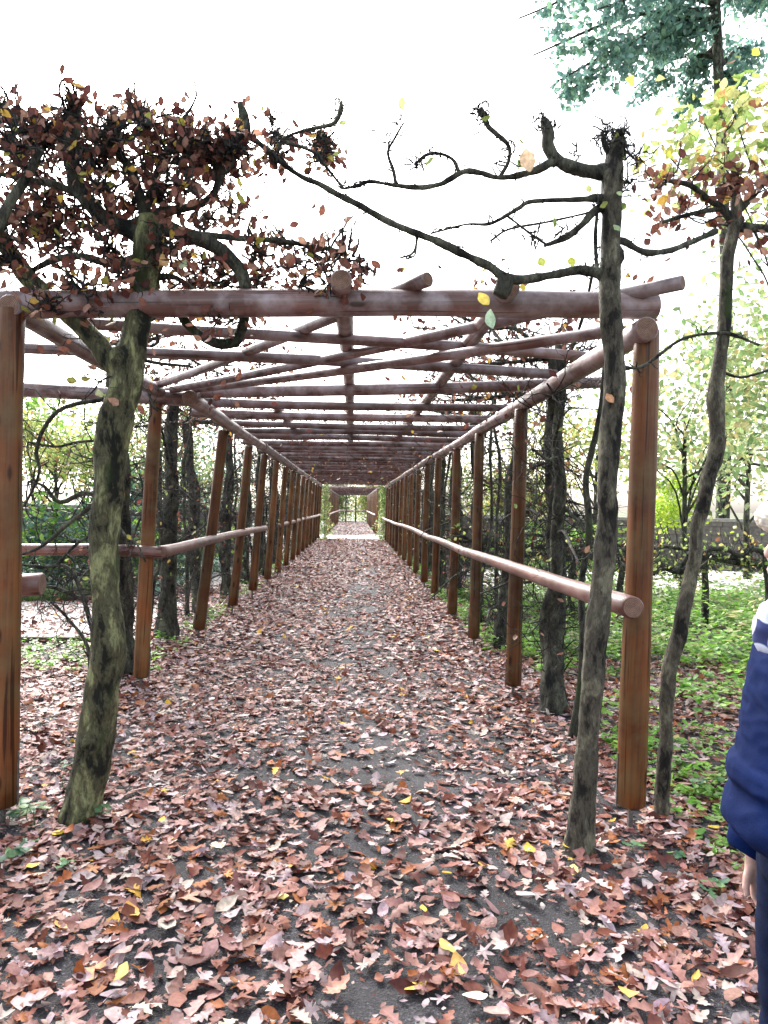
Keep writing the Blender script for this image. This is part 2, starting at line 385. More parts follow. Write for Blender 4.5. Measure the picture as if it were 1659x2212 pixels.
for (nn, a0, a1, b0, b1, sd_, th) in ((15000, -2.6, 2.4, 7.5, 16, 5, .5), (17000, -2.6, 2.4, 16, 35.3, 6, .35), (3600, -3.6, 5.5, 1.0, 7.5, 8, 0), (2000, -2.6, 2.8, 1.6, 4.2, 12, .5), (9500, -7.5, -1.7, 4, 14, 9, 0), (3800, 1.5, 7, 6, 16, 10, 0), (5500, -2.2, 2.2, 40.7, 70, 11, 0)):
    x, y, r = ground_leaves(nn, a0, a1, b0, b1, sd_, th); n = len(x)
    far = sd_ in (6, 11)
    s_ = r.uniform(.05, .12, n) * (1.25 if far else 1); T = r.uniform(0, 1, n); z_ = gz(x, y) + .006 + r.uniform(0, .025, n)
    kk = np.where(T < .5, 'oaks', 'tiny') if not far else np.full(n, 'tiny')
    ti_ = np.abs(r.normal(0, .34, n)); cc = pick(n, rng=r); yw_ = r.uniform(0, 6.28, n); ta_ = r.uniform(0, 6.28, n)
    for k in set(kk):
        I = kk == k; scatter(litter, k, np.stack([x, y, z_], 1)[I], s_[I], yw_[I], ti_[I], ta_[I], cc[I], rng=r)
r = np.random.RandomState(55); n = 16000; x = r.uniform(-3.2, 3.4, n); y = 1.6 + 9 * r.uniform(0, 1, n) ** 1.2; z_ = gz(x, y) + .004 + r.uniform(0, .012, n)
scatter(litter, 'tiny', np.stack([x, y, z_], 1), r.uniform(.008, .030, n), r.uniform(0, 6.28, n), np.abs(r.normal(0, .35, n)), r.uniform(0, 6.28, n), pick(n, rng=r) * .8, rng=r)     # crumbs of broken leaf
tag(litter.build('leaf_litter', M_leafg, ground), kind='stuff')

# ------------------------------------------------------------------ pergola
def pole(name, parent, p0, p1, r0, r1, m=None, seg=18, seed=0, step=.14, wob=.012):
    p0 = np.asarray(p0, float); p1 = np.asarray(p1, float); L = np.linalg.norm(p1 - p0); n = max(4, int(L / step))
    rg = np.random.RandomState(seed + 11); z = np.linspace(0, L, n + 1); tt = z / L
    ph = rg.uniform(0, 6.28, 4); ax = wob * (np.sin(tt * 3.3 + ph[0]) - np.sin(ph[0])) ; ay = wob * (np.sin(tt * 4.1 + ph[1]) - np.sin(ph[1]))
    ax -= tt * ax[-1]; ay -= tt * ay[-1]
    rad = (r0 + (r1 - r0) * tt) * (1 + .018 * np.sin(z * 5 + ph[2]) + .02 * rg.normal(0, .6, n + 1))
    a = np.arange(seg) * 2 * math.pi / seg
    V = []; bev = .12
    rows = [(0, ax[0], ay[0], rad[0] * (1 - bev))] + [(z[i] if 0 < i < n else (r0 * .1 if i == 0 else L - r1 * .1), ax[i], ay[i], rad[i]) for i in range(n + 1)] + [(L, ax[-1], ay[-1], rad[-1] * (1 - bev))]
    rj = 1 + .012 * np.sin(a * 2 + ph[3]) + .01 * np.sin(a * 5 + ph[0])
    for (zz_, x_, y_, r_) in rows: V.append(np.stack([x_ + np.cos(a) * r_ * rj, y_ + np.sin(a) * r_ * rj, np.full(seg, zz_)], 1))
    nr = len(rows); V = np.vstack(V); i = np.arange(nr - 1)[:, None] * seg; j = np.arange(seg)[None]; j2 = (j + 1) % seg
    mb = MB(); mb.add(V, [np.stack([i + j, i + j2, i + seg + j2, i + seg + j], -1).reshape(-1, 4)])
    ob_m = m or M_pole
    # sawn ends
    j = np.arange(seg); cV = np.vstack([V[:seg], V[:seg].mean(0), V[-seg:], V[-seg:].mean(0)]); j2 = (j + 1) % seg
    mb.add(cV, [np.vstack([np.stack([j2, j, np.full(seg, seg)], 1), np.stack([seg + 1 + j, seg + 1 + j2, np.full(seg, 2 * seg + 1)], 1)])], mat=1)
    par_loc = np.asarray(parent.location) if parent is not None else np.zeros(3)
    o = mb.build(name, [ob_m, M_end], None)
    if parent is not None: o.parent = parent
    o.location = tuple(p0 - par_loc); o.rotation_mode = 'QUATERNION'; o.rotation_quaternion = Vector(tuple(p1 - p0)).to_track_quat('Z', 'Y')
    return o

def box(mb, c, s, rot=0.0, mat=0, col=(1, 1, 1)):
    c = np.asarray(c, float); h = np.asarray(s, float) / 2
    V = np.array([(i, j, k) for i in (-1, 1) for j in (-1, 1) for k in (-1, 1)]) * h
    cr, sr = math.cos(rot), math.sin(rot); V = V @ np.array([[cr, sr, 0], [-sr, cr, 0], [0, 0, 1]]) + c
    mb.add(V, [[[0, 1, 3, 2], [4, 6, 7, 5], [0, 4, 5, 1], [2, 3, 7, 6], [0, 2, 6, 4], [1, 5, 7, 3]]], col, mat)

def post(parent, b_, t_, r, seed):
    o = pole('post', parent, b_, t_, r * 1.07, r * .93, M_post, 22, seed, wob=.006)
    mb = MB(); L = .17
    for s_ in (-1, 1): box(mb, (0, s_ * (r * 1.07 + .002), L * .75), (.012, .006, L * 1.6))
    box(mb, (0, 0, -.006), (2 * r + .03, .05, .008)); box(mb, (0, 0, -.14), (.022, .022, .28))
    a_ = mb.build('post_anchor', M_steel, None, smooth=False); a_.parent = o
    return o

perg = empty('pergola', (0, 3.75, 0), 'long rustic log pergola of peeled brown poles forming a tunnel over the leafy path', 'pergola')
rng = random.Random(5)
LT, RT = -1.50, 1.40            # where the two top plates run
ZT = 2.46
Pfl0, Pfl1 = at(6, 1745, 3.75), at(26, 668, 3.75); Pfr0, Pfr1 = at(1362, 1745, 3.75), at(1397, 712, 3.75)
Pfl0[2] = Pfr0[2] = .09
post(perg, Pfl0, Pfl1, .064, 1); post(perg, Pfr0, Pfr1, .067, 2)
plz = lambda Y: ZT + .015 * math.sin(Y)
LP = [(-1.79, 6.5, 337), (-1.76, 8.75, 0), (-1.71, 10.85, 0), (-1.68, 12.75, 0)] + [(-1.66 + .004 * k, 12.75 + 1.94 * k, 0) for k in range(1, 12)]
RP = [(1.36, 6.3), (1.385, 8.56), (1.39, 10.5), (1.40, 12.9)] + [(1.41, 12.9 + 2.0 * k) for k in range(1, 12)]
for i, (X, Y, q) in enumerate(LP):
    top = at(337, 872, 6.5) if i == 0 else np.array([-1.515, Y, plz(Y) - .05])
    post(perg, (X, Y, .13 if 0 < i < 5 else .09), top, .058 + .004 * rng.random(), 20 + i)
for i, (X, Y) in enumerate(RP):
    post(perg, (X, Y, .09), (X + .03, Y, plz(Y) - .05), .058 + .004 * rng.random(), 50 + i)
post(perg, (-3.05, 6.6, .09), (-3.05, 6.6, 2.42), .06, 90)
# front beam, cross beam, top plates
A, B = at(-190, 658, 3.8), at(1419, 662, 3.8)
pole('front_beam', perg, A, B, .070, .066, seed=3)
A, B = at(-40, 838, 6.55), at(432, 862, 6.5)
pole('cross_beam', perg, A, B, .066, .060, seed=4)
def run(name, X0, X1, z0, Y0, Y1, cuts, r, sd0, m=None):
    Ys = [Y0] + cuts + [Y1]
    for i in range(len(Ys) - 1):
        a_, b_ = Ys[i], Ys[i + 1]; f = lambda q: X0 + (X1 - X0) * (q - Y0) / (Y1 - Y0)
        pole(name, perg, (f(a_), a_ + (.0 if i == 0 else -.05), z0 + rng.uniform(-.01, .01)), (f(b_), b_, z0 + rng.uniform(-.01, .01)), r * rng.uniform(.95, 1.08), r * rng.uniform(.88, 1), m, seed=sd0 + i)
pr = at(1388, 700, 3.72); run('top_plate', pr[0], RT + .02, ZT, 3.66, 35.2, [8.9, 13.2, 18, 23, 29], .062, 100)
pl = at(412, 866, 6.4); run('top_plate', pl[0], -1.50, ZT, 6.36, 35.2, [11.6, 16.4, 21, 26, 31], .062, 110)
pole('top_plate', perg, at(18, 660, 3.7), at(345, 846, 6.4), .055, .05, seed=119)
# fan rafters from the back left corner over the front bay
pole('rafter', perg, at(323, 838, 6.45), at(925, 603, 3.68), .030, .036, seed=5)
pole('rafter', perg, at(371, 842, 6.45), at(1476, 610, 3.6), .030, .036, seed=6)
pole('rafter', perg, at(413, 842, 6.45), at(1345, 712, 4.0), .030, .034, seed=7)
pole('rafter', perg, at(150, 696, 4.2), at(1262, 770, 5.1), .032, .036, seed=8)
pole('rafter', perg, at(40, 752, 4.8), at(1250, 812, 5.75), .034, .038, seed=9)
pole('rafter', perg, at(318, 850, 6.62), at(1305, 826, 6.3), .052, .048, seed=10)
Yp = 7.35
k = 0
while Yp < 35.2:
    dx = rng.uniform(-.12, .12)
    pole('rafter', perg, (LT - .22 + dx * .6, Yp + rng.uniform(-.1, .1), ZT + .105), (RT + .25 + dx, Yp + rng.uniform(-.1, .1), ZT + .105), rng.uniform(.036, .050), rng.uniform(.036, .050), seed=130 + k, seg=14)
    Yp += rng.uniform(.82, 1.02); k += 1
# lengthwise poles lying on the rafters
for (x0, x1, y0, s0) in ((at(737, 612, 3.62)[0], -.06, 3.58, 170), (.73, .60, 3.62, 180), (-.86, -.72, 7.9, 190)):
    Ys = [y0, y0 + 6.2, y0 + 12, 23.5, 29.5, 35.3]
    for i in range(5):
        f = lambda q: x0 + (x1 - x0) * min(1, (q - y0) / 14)
        pole('ridge_pole', perg, (f(Ys[i]), Ys[i] - (.1 if i else 0), 2.67 if i else 2.645), (f(Ys[i + 1]), Ys[i + 1], 2.655), .052, .044, seed=s0 + i, seg=14)
# handrails
pole('handrail', perg, at(1368, 1313, 3.5), (1.29, 8.9, 1.06), .054, .048, M_rail, seed=200)
pole('handrail', perg, (1.29, 8.82, 1.065), (1.31, 13.4, 1.04), .05, .045, M_rail, seed=201)
pole('handrail', perg, (1.31, 13.3, 1.045), (1.32, 20, 1.06), .048, .045, M_rail, seed=202)
pole('handrail', perg, (1.32, 19.9, 1.06), (1.30, 27, 1.04), .048, .045, M_rail, seed=203)
pole('handrail', perg, (1.30, 26.9, 1.04), (1.30, 34.5, 1.05), .048, .045, M_rail, seed=204)
pole('handrail', perg, at(0, 1187, 6.45), at(352, 1194, 6.4), .052, .050, M_rail, seed=205)
pole('handrail', perg, at(347, 1193, 6.38), at(573, 1141, 13.3), .050, .046, M_rail, seed=206)
pole('handrail', perg, at(602, 1136, 16.4), at(655, 1121, 24), .046, .046, M_rail, seed=207)
pole('handrail', perg, at(657, 1121, 24.1), at(691, 1112, 33), .046, .046, M_rail, seed=208)
pole('handrail', perg, at(-260, 1255, 3.95), at(92, 1262, 3.98), .058, .058, M_rail, seed=209)

# second pergola across the gravel path
perg2 = empty('pergola', (0, 41, 0), 'smaller looking far log pergola continuing beyond the pale gravel crossing path', 'pergola')
for s_, X in ((-1, -1.45), (1, 1.25)):
    for i in range(15):
        Y = 41.2 + 2.0 * i; o = pole('post', perg2, (X, Y, 0), (X, Y, 2.42), .07, .06, M_post, 10, 300 + i, step=.6)
    pole('top_plate', perg2, (X, 41, 2.47), (X, 70, 2.47), .06, .06, seed=330, seg=10, step=.8)
    pole('handrail', perg2, (X - s_ * .1, 41, 1.08), (X - s_ * .1, 69, 1.08), .05, .05, M_rail, seed=331, seg=10, step=.8)
for i in range(26): pole('rafter', perg2, (-1.7, 41 + 1.12 * i, 2.57), (1.5, 41 + 1.12 * i, 2.57), .055, .05, seed=340 + i, seg=10, step=.6)
pole('handrail', perg2, (-1.4, 69.5, 1.1), (1.2, 69.5, 1.1), .05, .05, M_rail, seed=370, seg=8, step=.8)
for X in (-.75, .15): pole('post', perg2, (X, 69.6, 0), (X, 69.6, 2.5), .07, .06, M_bark3, seed=371, seg=8, step=.6)

# ------------------------------------------------------------------ growing things
BROWN = np.array([(.15, .055, .042), (.21, .088, .062), (.30, .165, .125), (.09, .034, .030), (.38, .22, .16), (.55, .36, .08), (.30, .30, .07)]) * .9; BW = np.array([.24, .22, .14, .2, .1, .05, .03])
YG = np.array([(.30, .38, .11), (.42, .46, .18), (.22, .33, .09), (.50, .42, .14), (.30, .14, .07)]); YGW = np.array([.3, .25, .25, .12, .08])
DG = np.array([(.06, .13, .10), (.09, .17, .13), (.11, .21, .13), (.05, .10, .085)]); YW = np.array([(.13, .25, .22), (.18, .32, .27), (.2, .36, .24), (.1, .2, .18)]); DGW = np.array([.3, .3, .2, .2])
LG = np.array([(.15, .34, .045), (.23, .42, .07), (.29, .46, .12), (.10, .24, .045)]); LGW = np.array([.3, .3, .2, .2])
PG = np.array([(.20, .30, .12), (.30, .38, .18), (.36, .38, .16), (.14, .22, .09), (.42, .36, .18)]); PGW = np.array([.3, .25, .2, .15, .1])

def unit(v): v = np.asarray(v, float); return v / (np.linalg.norm(v) + 1e-9)
def grow(mb, p, d, L, r, lvl, rg, tips, wander=.3, bias=(0, 0, .05), nseg=5, kids=(2, 4), k=4, shrink=.62, col=(1, 1, 1), leafp=.5):
    P = [np.array(p, float)]; d = unit(d); ds = []; bias = np.asarray(bias, float)
    for i in range(nseg):
        d = unit(d + rg.normal(0, wander, 3) + bias); P.append(P[-1] + d * L / nseg); ds.append(d)
    R = np.linspace(r, r * (.55 if lvl > 0 else .3), nseg + 1)
    if lvl > 0: R *= 1 + rg.uniform(-.08, .14, nseg + 1)
    tube(mb, P, R, k if lvl > 0 else 3, col, cap=False)
    if lvl <= 0:
        for i in range(1, nseg + 1):
            if rg.uniform() < leafp: tips.append(P[i])
        return
    for c in range(rg.randint(*kids)):
        i = rg.randint(1, nseg + 1); dd = unit(ds[i - 1] * .5 + rg.normal(0, .75, 3))
        grow(mb, P[i], dd, L * shrink * rg.uniform(.7, 1.2), R[i] * .6, lvl - 1, rg, tips, wander, bias, max(3, nseg - 1), kids, max(3, k - 1), shrink, col, leafp)
    grow(mb, P[-1], ds[-1], L * shrink, R[-1] * .85, lvl - 1, rg, tips, wander, bias, max(3, nseg - 1), kids, max(3, k - 1), shrink, col, leafp)

def hang_leaves(mb, tips, rg, size, pal, pw, frac=1.0, kind='beech', jit=.03):
    T = np.array(tips)
    if len(T) == 0: return
    T = T[rg.uniform(0, 1, len(T)) < frac]; n = len(T)
    if n == 0: return
    T = T + rg.normal(0, jit, (n, 3)); T[:, 2] -= abs(jit) * .5
    scatter(mb, kind, T, rg.uniform(size * .7, size * 1.3, n), rg.uniform(0, 6.28, n), rg.uniform(.4, 2.3, n), rg.uniform(0, 6.28, n), pick(n, pal, pw, rg), rng=rg)

def d3(pts, Y):
    """(x, y, width[, Y]) of the picture -> points and radii at about Y metres"""
    P = []; r = []
    for q in pts:
        Yq = q[3] if len(q) > 3 else Y; P.append(at(q[0], q[1], Yq)); r.append(q[2] * Yq / F / 2)
    return np.array(P), np.array(r)

def limb(name, parent, pts, Y, m_, k=10, amp=.22, per=5, seed=0, knots=(), flare=0, freq=11):
    P, r = d3(pts, Y); n = len(P); Ps = smooth_pts(P, per); rs_ = np.interp(np.linspace(0, n - 1, len(Ps)), np.arange(n), r)
    mb = MB(); org = P[0].copy()
    tube(mb, Ps, rs_, k, amp=amp, seed=seed, freq=freq, knots=knots)
    o = mb.build(name, m_, parent, np.asarray(parent.location)); return o, Ps, rs_

def twigs_on(parent, name, paths, rg, dens, L, r, lvl, tips, bias=(0, 0, .1), wander=.35, m_=None, leafp=.5, kids=(2, 4)):
    mb = MB()
    for Ps, rr_ in paths:
        seglen = np.linalg.norm(np.diff(Ps, axis=0), axis=1).sum(); nn = max(1, int(seglen * dens))
        for q in range(nn):
            i = rg.randint(0, len(Ps)); d_ = unit(rg.normal(0, 1, 3)); grow(mb, Ps[i], d_, L * rg.uniform(.6, 1.3), r * rg.uniform(.7, 1.2), lvl, rg, tips, wander, bias, kids=kids, leafp=leafp)
    if mb.n: 
        o = mb.build(name, m_ or M_twig, parent, np.asarray(parent.location)); tag(o, kind='stuff'); return o

def leaf_pieces(parent, T, rg, size, pal, pw, n):
    """single leaves hanging where one can pick them out"""
    T = np.array(T); idx = rg.choice(len(T), min(n, len(T)), replace=False)
    for i in idx:
        single_leaf('beech', T[i] + rg.normal(0, .015, 3), size * rg.uniform(.8, 1.3), rg.uniform(0, 6.28), rg.uniform(.5, 2.2), rg.uniform(0, 6.28), pick(1, pal, pw, rg)[0], parent, 'leaf', M_leafc, rg)

# --- front left tree
rg = np.random.RandomState(21)
b0 = at(170, 1782, 3.8); b0[2] = 0
T1 = empty('hornbeam_tree', b0, 'crooked lichen-covered trunk forking under the front beam, crown of dense brown leaves', 'tree')
tr1 = [(156, 1805, 124), (169, 1772, 90), (190, 1690, 74), (206, 1600, 76), (218, 1500, 70), (234, 1400, 70), (230, 1300, 58), (226, 1230, 58), (227, 1130, 60), (238, 1040, 64), (243, 960, 68), (258, 880, 70), (276, 810, 70), (290, 740, 58), (305, 650, 56), (318, 570, 56), (322, 505, 60), (318, 470, 50)]
kn = [(at(190, 1610, 3.7), .07, .03), (at(205, 1128, 3.7), .05, .02), (at(250, 1140, 3.72), .05, .022), (at(245, 1400, 3.72), .06, .02), (at(330, 520, 3.7), .08, .03), (at(225, 1540, 3.7), .08, .022), (at(255, 770, 3.75), .08, .03), (at(230, 1000, 3.75), .05, .02)]
limb('trunk', T1, tr1, 3.8, M_bark1, 28, .20, 7, 3, kn, freq=13)
L1 = []
for i, (pts, k_) in enumerate([
    ([(272, 812, 52), (245, 790, 48), (215, 748, 44), (178, 708, 40), (140, 672, 40), (100, 635, 36), (65, 606, 36), (42, 575, 36), (20, 545, 34), (-10, 500, 30, 3.7)], 14),
    ([(318, 520, 44), (280, 496, 38), (250, 486, 34), (220, 468, 32), (195, 440, 32), (172, 412, 34), (160, 370, 34), (152, 330, 38), (158, 270, 34), (165, 215, 24)], 12),
    ([(318, 495, 34), (312, 460, 26), (300, 420, 22), (285, 370, 20), (255, 330, 18), (235, 290, 16), (250, 230, 12)], 9),
    ([(322, 500, 34), (345, 462, 26), (385, 452, 18), (430, 442, 16), (460, 422, 16), (472, 390, 18), (478, 350, 34), (490, 318, 36), (505, 300, 30), (528, 288, 26), (527, 250, 22), (518, 222, 12)], 10),
    ([(325, 505, 46), (350, 490, 40), (390, 505, 34), (435, 518, 32), (470, 535, 30), (500, 560, 28), (522, 590, 28), (532, 625, 22)], 12),
    ([(405, 508, 18), (450, 508, 15), (520, 515, 13), (600, 520, 12), (680, 532, 11), (745, 545, 9)], 7),
    ([(388, 660, 22, 3.95), (398, 692, 20, 3.95), (430, 722, 20, 3.95), (470, 742, 22, 3.95), (505, 738, 24, 3.95), (522, 712, 22, 3.95), (530, 672, 22, 3.9), (530, 615, 22, 3.85)], 10),
    ([(312, 470, 20), (330, 400, 16), (350, 350, 14), (380, 300, 12), (400, 250, 8)], 7),
    ([(300, 560, 24), (240, 570, 18), (180, 555, 16), (120, 560, 14), (60, 590, 10)], 7),
    ([(170, 420, 18), (120, 400, 16), (70, 390, 14), (20, 380, 12), (-30, 370, 10)], 7),
    ([(330, 600, 18), (380, 600, 12), (440, 640, 11), (500, 660, 9), (600, 650, 8)], 6),
    ([(-10, 500, 26, 3.6), (20, 440, 22, 3.6), (60, 380, 18, 3.6), (90, 320, 14, 3.6)], 7)]):
    o, Ps, rr_ = limb('branch', T1, pts, 3.82, M_bark3 if i else M_bark1, k_, .16, 4, 40 + i); L1.append((Ps, rr_))
tips = []
twigs_on(T1, 'twig_growth', L1[:6] + L1[7:], rg, 15, .19, .006, 2, tips, (0, 0, -.02))
clubs = MB(); ct = []
def club(mb, x, y, Y, n, L, tips_, r0=.007, up=.5):
    c_ = at(x, y, Y)
    for q in range(n): grow(mb, c_ + rg.normal(0, .02, 3), unit(rg.normal(0, 1, 3) + np.array([0, 0, up])), L * .78 * rg.uniform(.5, 1.1), r0, 1, rg, tips_, .4, (0, 0, .0), kids=(2, 4), leafp=.6)
for (cx_, cy_, n_, L_) in [(q_[0], q_[1] + (34 if q_[1] < 300 else 8), q_[2], q_[3]) for q_ in [(160, 215, 22, .22), (150, 330, 22, .3), (165, 400, 14, .25), (250, 250, 20, .22), (300, 215, 22, .2), (310, 235, 14, .2), (240, 300, 16, .25), (400, 260, 18, .2), (440, 280, 22, .22), (480, 345, 30, .18), (500, 320, 24, .2), (525, 270, 14, .14), (380, 330, 20, .22), (350, 290, 16, .2), (100, 300, 22, .28), (40, 240, 20, .25), (10, 210, 20, .22), (60, 330, 22, .28), (20, 280, 18, .25), (430, 350, 18, .2), (220, 400, 14, .22), (100, 420, 16, .22), (60, 470, 18, .22), (0, 500, 16, .22), (200, 340, 18, .24), (205, 250, 16, .2), (350, 520, 14, .18), (440, 560, 12, .2), (120, 520, 14, .22), (745, 540, 10, .14), (600, 520, 10, .16), (700, 550, 8, .15), (525, 640, 14, .16), (640, 560, 8, .16), (30, 560, 18, .22), (90, 500, 18, .25), (150, 470, 18, .22), (230, 530, 16, .2), (260, 590, 12, .16), (180, 620, 14, .2), (110, 650, 12, .16), (240, 460, 16, .2), (290, 440, 14, .2), (340, 430, 14, .18), (390, 400, 14, .2), (440, 470, 12, .18), (500, 450, 10, .16), (560, 540, 14, .18), (480, 600, 14, .2), (420, 610, 12, .16), (780, 570, 10, .12), (650, 610, 12, .14), (720, 600, 10, .12), (560, 600, 12, .16), (300, 350, 16, .2), (80, 250, 18, .22), (130, 270, 16, .2), (400, 300, 16, .2), (600, 265, 12, .14), (690, 296, 16, .14), (600, 330, 8, .12), (700, 310, 10, .12)]]:
    club(clubs, cx_, cy_, 3.8 + rg.uniform(-.25, .35), n_, L_, ct)
tag(clubs.build('knuckle_twigs', M_twig, T1, np.asarray(T1.location)), kind='stuff')
zmax = at(200, 205, 3.8)[2]; tips = [q_ for q_ in tips if q_[2] < zmax]; ct = [q_ for q_ in ct if q_[2] < zmax]
mb = MB(); hang_leaves(mb, tips + ct, rg, .048, BROWN, BW, .34, 'beech'); tag(mb.build('crown', M_leafc, T1, np.asarray(T1.location)), kind='stuff')
leaf_pieces(T1, tips + ct, rg, .055, BROWN, BW, 130)

# --- front right tree
rg = np.random.RandomState(31)
b0 = at(1252, 1830, 3.5); b0[2] = 0
T2 = empty('hornbeam_tree', b0, 'slim grey knobbly tree standing against the inside of the orange front post, nearly bare', 'tree')
tr2 = [(1246, 1855, 96), (1252, 1822, 68), (1264, 1700, 52), (1270, 1600, 46), (1278, 1500, 50), (1286, 1400, 52), (1292, 1330, 50), (1298, 1280, 48), (1306, 1200, 50), (1312, 1120, 42), (1312, 1050, 42), (1314, 980, 46), (1322, 900, 46), (1328, 830, 48), (1326, 770, 46), (1320, 700, 46), (1318, 600, 48), (1320, 500, 40), (1322, 430, 44), (1324, 370, 46), (1328, 330, 34), (1335, 300, 24)]
kn = [(at(1288, 1245, 3.42), .05, .026), (at(1310, 1005, 3.42), .05, .02), (at(1292, 985, 3.45), .04, .02), (at(1322, 785, 3.42), .05, .02), (at(1340, 550, 3.45), .05, .03), (at(1290, 595, 3.45), .05, .026), (at(1275, 1520, 3.42), .05, .018), (at(1300, 425, 3.45), .05, .02), (at(1305, 372, 3.45), .05, .03), (at(1340, 1130, 3.45), .03, .016)]
limb('trunk', T2, tr2, 3.5, M_bark2, 26, .18, 6, 7, kn, freq=14)
L2 = []
for i, (pts, k_) in enumerate([
    ([(1310, 600, 30), (1286, 588, 28), (1254, 584, 22), (1215, 590, 19), (1179, 596, 19), (1130, 604, 20), (1089, 598, 22), (1060, 577, 19), (1029, 562, 18), (980, 538, 17), (929, 515, 16), (880, 496, 15), (829, 474, 14, 3.6), (770, 440, 13, 3.65), (725, 418, 13, 3.7), (690, 398, 12, 3.7), (650, 381, 12, 3.72), (600, 345, 12, 3.75), (560, 310, 12, 3.8), (528, 288, 14, 3.8)], 9),
    ([(1318, 372, 36), (1290, 372, 32), (1250, 366, 26), (1225, 358, 28), (1200, 348, 26), (1170, 362, 18), (1140, 374, 13), (1080, 384, 11), (1040, 374, 11), (1005, 370, 11), (975, 385, 11), (950, 398, 10), (905, 405, 11), (850, 400, 9), (800, 392, 8), (770, 402, 7), (738, 408, 6)], 8),
    ([(1206, 352, 28), (1192, 335, 26), (1183, 312, 26), (1184, 290, 24), (1178, 268, 22), (1172, 258, 14)], 9),
    ([(1316, 430, 22), (1285, 428, 18), (1250, 431, 12), (1150, 435, 10), (1120, 450, 10), (1095, 465, 9), (1055, 484, 8), (1005, 485, 5), (930, 505, 3.5)], 6),
    ([(1306, 448, 18), (1285, 455, 17), (1260, 482, 16), (1235, 505, 15), (1205, 520, 12), (1175, 531, 8)], 7),
    ([(1080, 382, 10), (1098, 350, 9), (1100, 320, 9), (1085, 300, 10), (1070, 288, 10), (1052, 270, 10), (1045, 250, 16), (1036, 236, 18)], 6),
    ([(992, 372, 8), (978, 345, 7), (950, 332, 7), (920, 335, 7), (895, 356, 5)], 5),
    ([(855, 398, 8), (850, 370, 7), (838, 330, 7), (852, 300, 6), (872, 265, 5)], 5),
    ([(1328, 520, 18), (1350, 522, 15), (1380, 540, 14), (1410, 546, 14), (1450, 540, 13, 3.6), (1500, 520, 12, 3.7), (1545, 500, 14, 3.8)], 7),
    ([(1095, 600, 34), (1090, 618, 36), (1080, 640, 30)], 9),
    ([(1334, 790, 12), (1365, 795, 8), (1390, 790, 7), (1420, 770, 7), (1460, 740, 7), (1500, 725, 7), (1570, 720, 8), (1640, 745, 6)], 5),
    ([(1290, 600, 12), (1288, 560, 10), (1286, 510, 9), (1290, 460, 9)], 5),
    ([(1095, 466, 5), (1120, 485, 5), (1150, 508, 5), (1180, 528, 5)], 4),
    ([(1060, 520, 5), (1100, 495, 5), (1180, 480, 5), (1270, 460, 6)], 4),
    ([(740, 405, 7), (700, 355, 7), (680, 330, 6), (615, 305, 8)], 5),
    ([(600, 330, 8), (612, 300, 7), (650, 284, 7), (690, 275, 7), (722, 266, 9), (736, 240, 12), (737, 220, 8)], 5),
    ([(903, 505, 6), (893, 545, 5), (862, 558, 4)], 4), ([(900, 525, 5), (896, 550, 5), (880, 560, 4)], 4),
    ([(1335, 330, 20), (1345, 310, 16), (1340, 285, 12)], 6), ([(1320, 340, 16), (1306, 312, 14), (1300, 285, 10)], 6)]):
    o, Ps, rr_ = limb('branch', T2, pts, 3.5, M_bark3, k_ + 2, .32, 6, 80 + i, freq=17); L2.append((Ps, rr_))
tips = []
twigs_on(T2, 'twig_growth', L2, rg, 26, .05, .0042, 1, tips, (0, 0, .02), .45)
clubs = MB(); ct = []
for (cx_, cy_, n_, L_, Y_) in [(1172, 262, 16, .07, 3.5), (1195, 275, 12, .07, 3.5), (1038, 240, 14, .06, 3.5), (1045, 255, 8, .05, 3.5), (1340, 290, 20, .13, 3.5), (1305, 290, 14, .12, 3.5), (1330, 320, 16, .14, 3.5), (900, 345, 12, .08, 3.5), (930, 335, 8, .08, 3.5), (1100, 330, 8, .07, 3.5), (1095, 355, 8, .08, 3.5), (872, 265, 6, .06, 3.5), (832, 290, 5, .06, 3.5), (1150, 515, 8, .09, 3.5), (1210, 505, 8, .09, 3.5), (735, 225, 10, .06, 3.7), (725, 265, 5, .06, 3.7), (1350, 400, 14, .14, 3.5), (1370, 350, 12, .16, 3.5), (1290, 440, 8, .12, 3.5), (1245, 335, 6, .09, 3.5), (600, 300, 18, .12, 3.7), (690, 300, 26, .1, 3.7), (590, 250, 14, .1, 3.75), (710, 320, 16, .09, 3.7)]:
    club(clubs, cx_, cy_, Y_, n_, L_, ct, .0045, .3)
tag(clubs.build('knuckle_twigs', M_twig, T2, np.asarray(T2.location)), kind='stuff')
for (lx, ly, s_, c_, tl) in [(1046, 648, .085, (.75, .58, .13), 1.2), (1140, 350, .12, (.62, .45, .30), 1.4), (1362, 178, .08, (.72, .55, .12), 1.2), (1272, 410, .05, (.5, .52, .2), 1.1), (1338, 418, .05, (.4, .5, .25), .8), (1333, 490, .05, (.3, .4, .22), 1.), (1130, 620, .05, (.66, .52, .08), 1.), (1170, 565, .06, (.42, .46, .10), 1.1), (1235, 566, .06, (.45, .48, .08), 1.1), (1060, 690, .09, (.3, .42, .30), 1.5), (355, 565, .08, (.66, .44, .2), 1.2), (395, 572, .06, (.4, .48, .3), 1.0), (1318, 862, .06, (.5, .27, .15), 1.1), (215, 852, .06, (.4, .42, .22), .8), (1450, 340, .07, (.5, .55, .08), 1.), (1635, 110, .07, (.72, .62, .1), 1.3)]:
    single_leaf('beech', at(lx, ly, 3.42 if lx > 500 else 3.66), s_, rs.uniform(-.6, .6), tl, rs.uniform(-.5, .5), c_, T2 if lx > 500 else T1, 'leaf', M_leafc)
leaf_pieces(T2, ct, rg, .045, YG, YGW, 26)

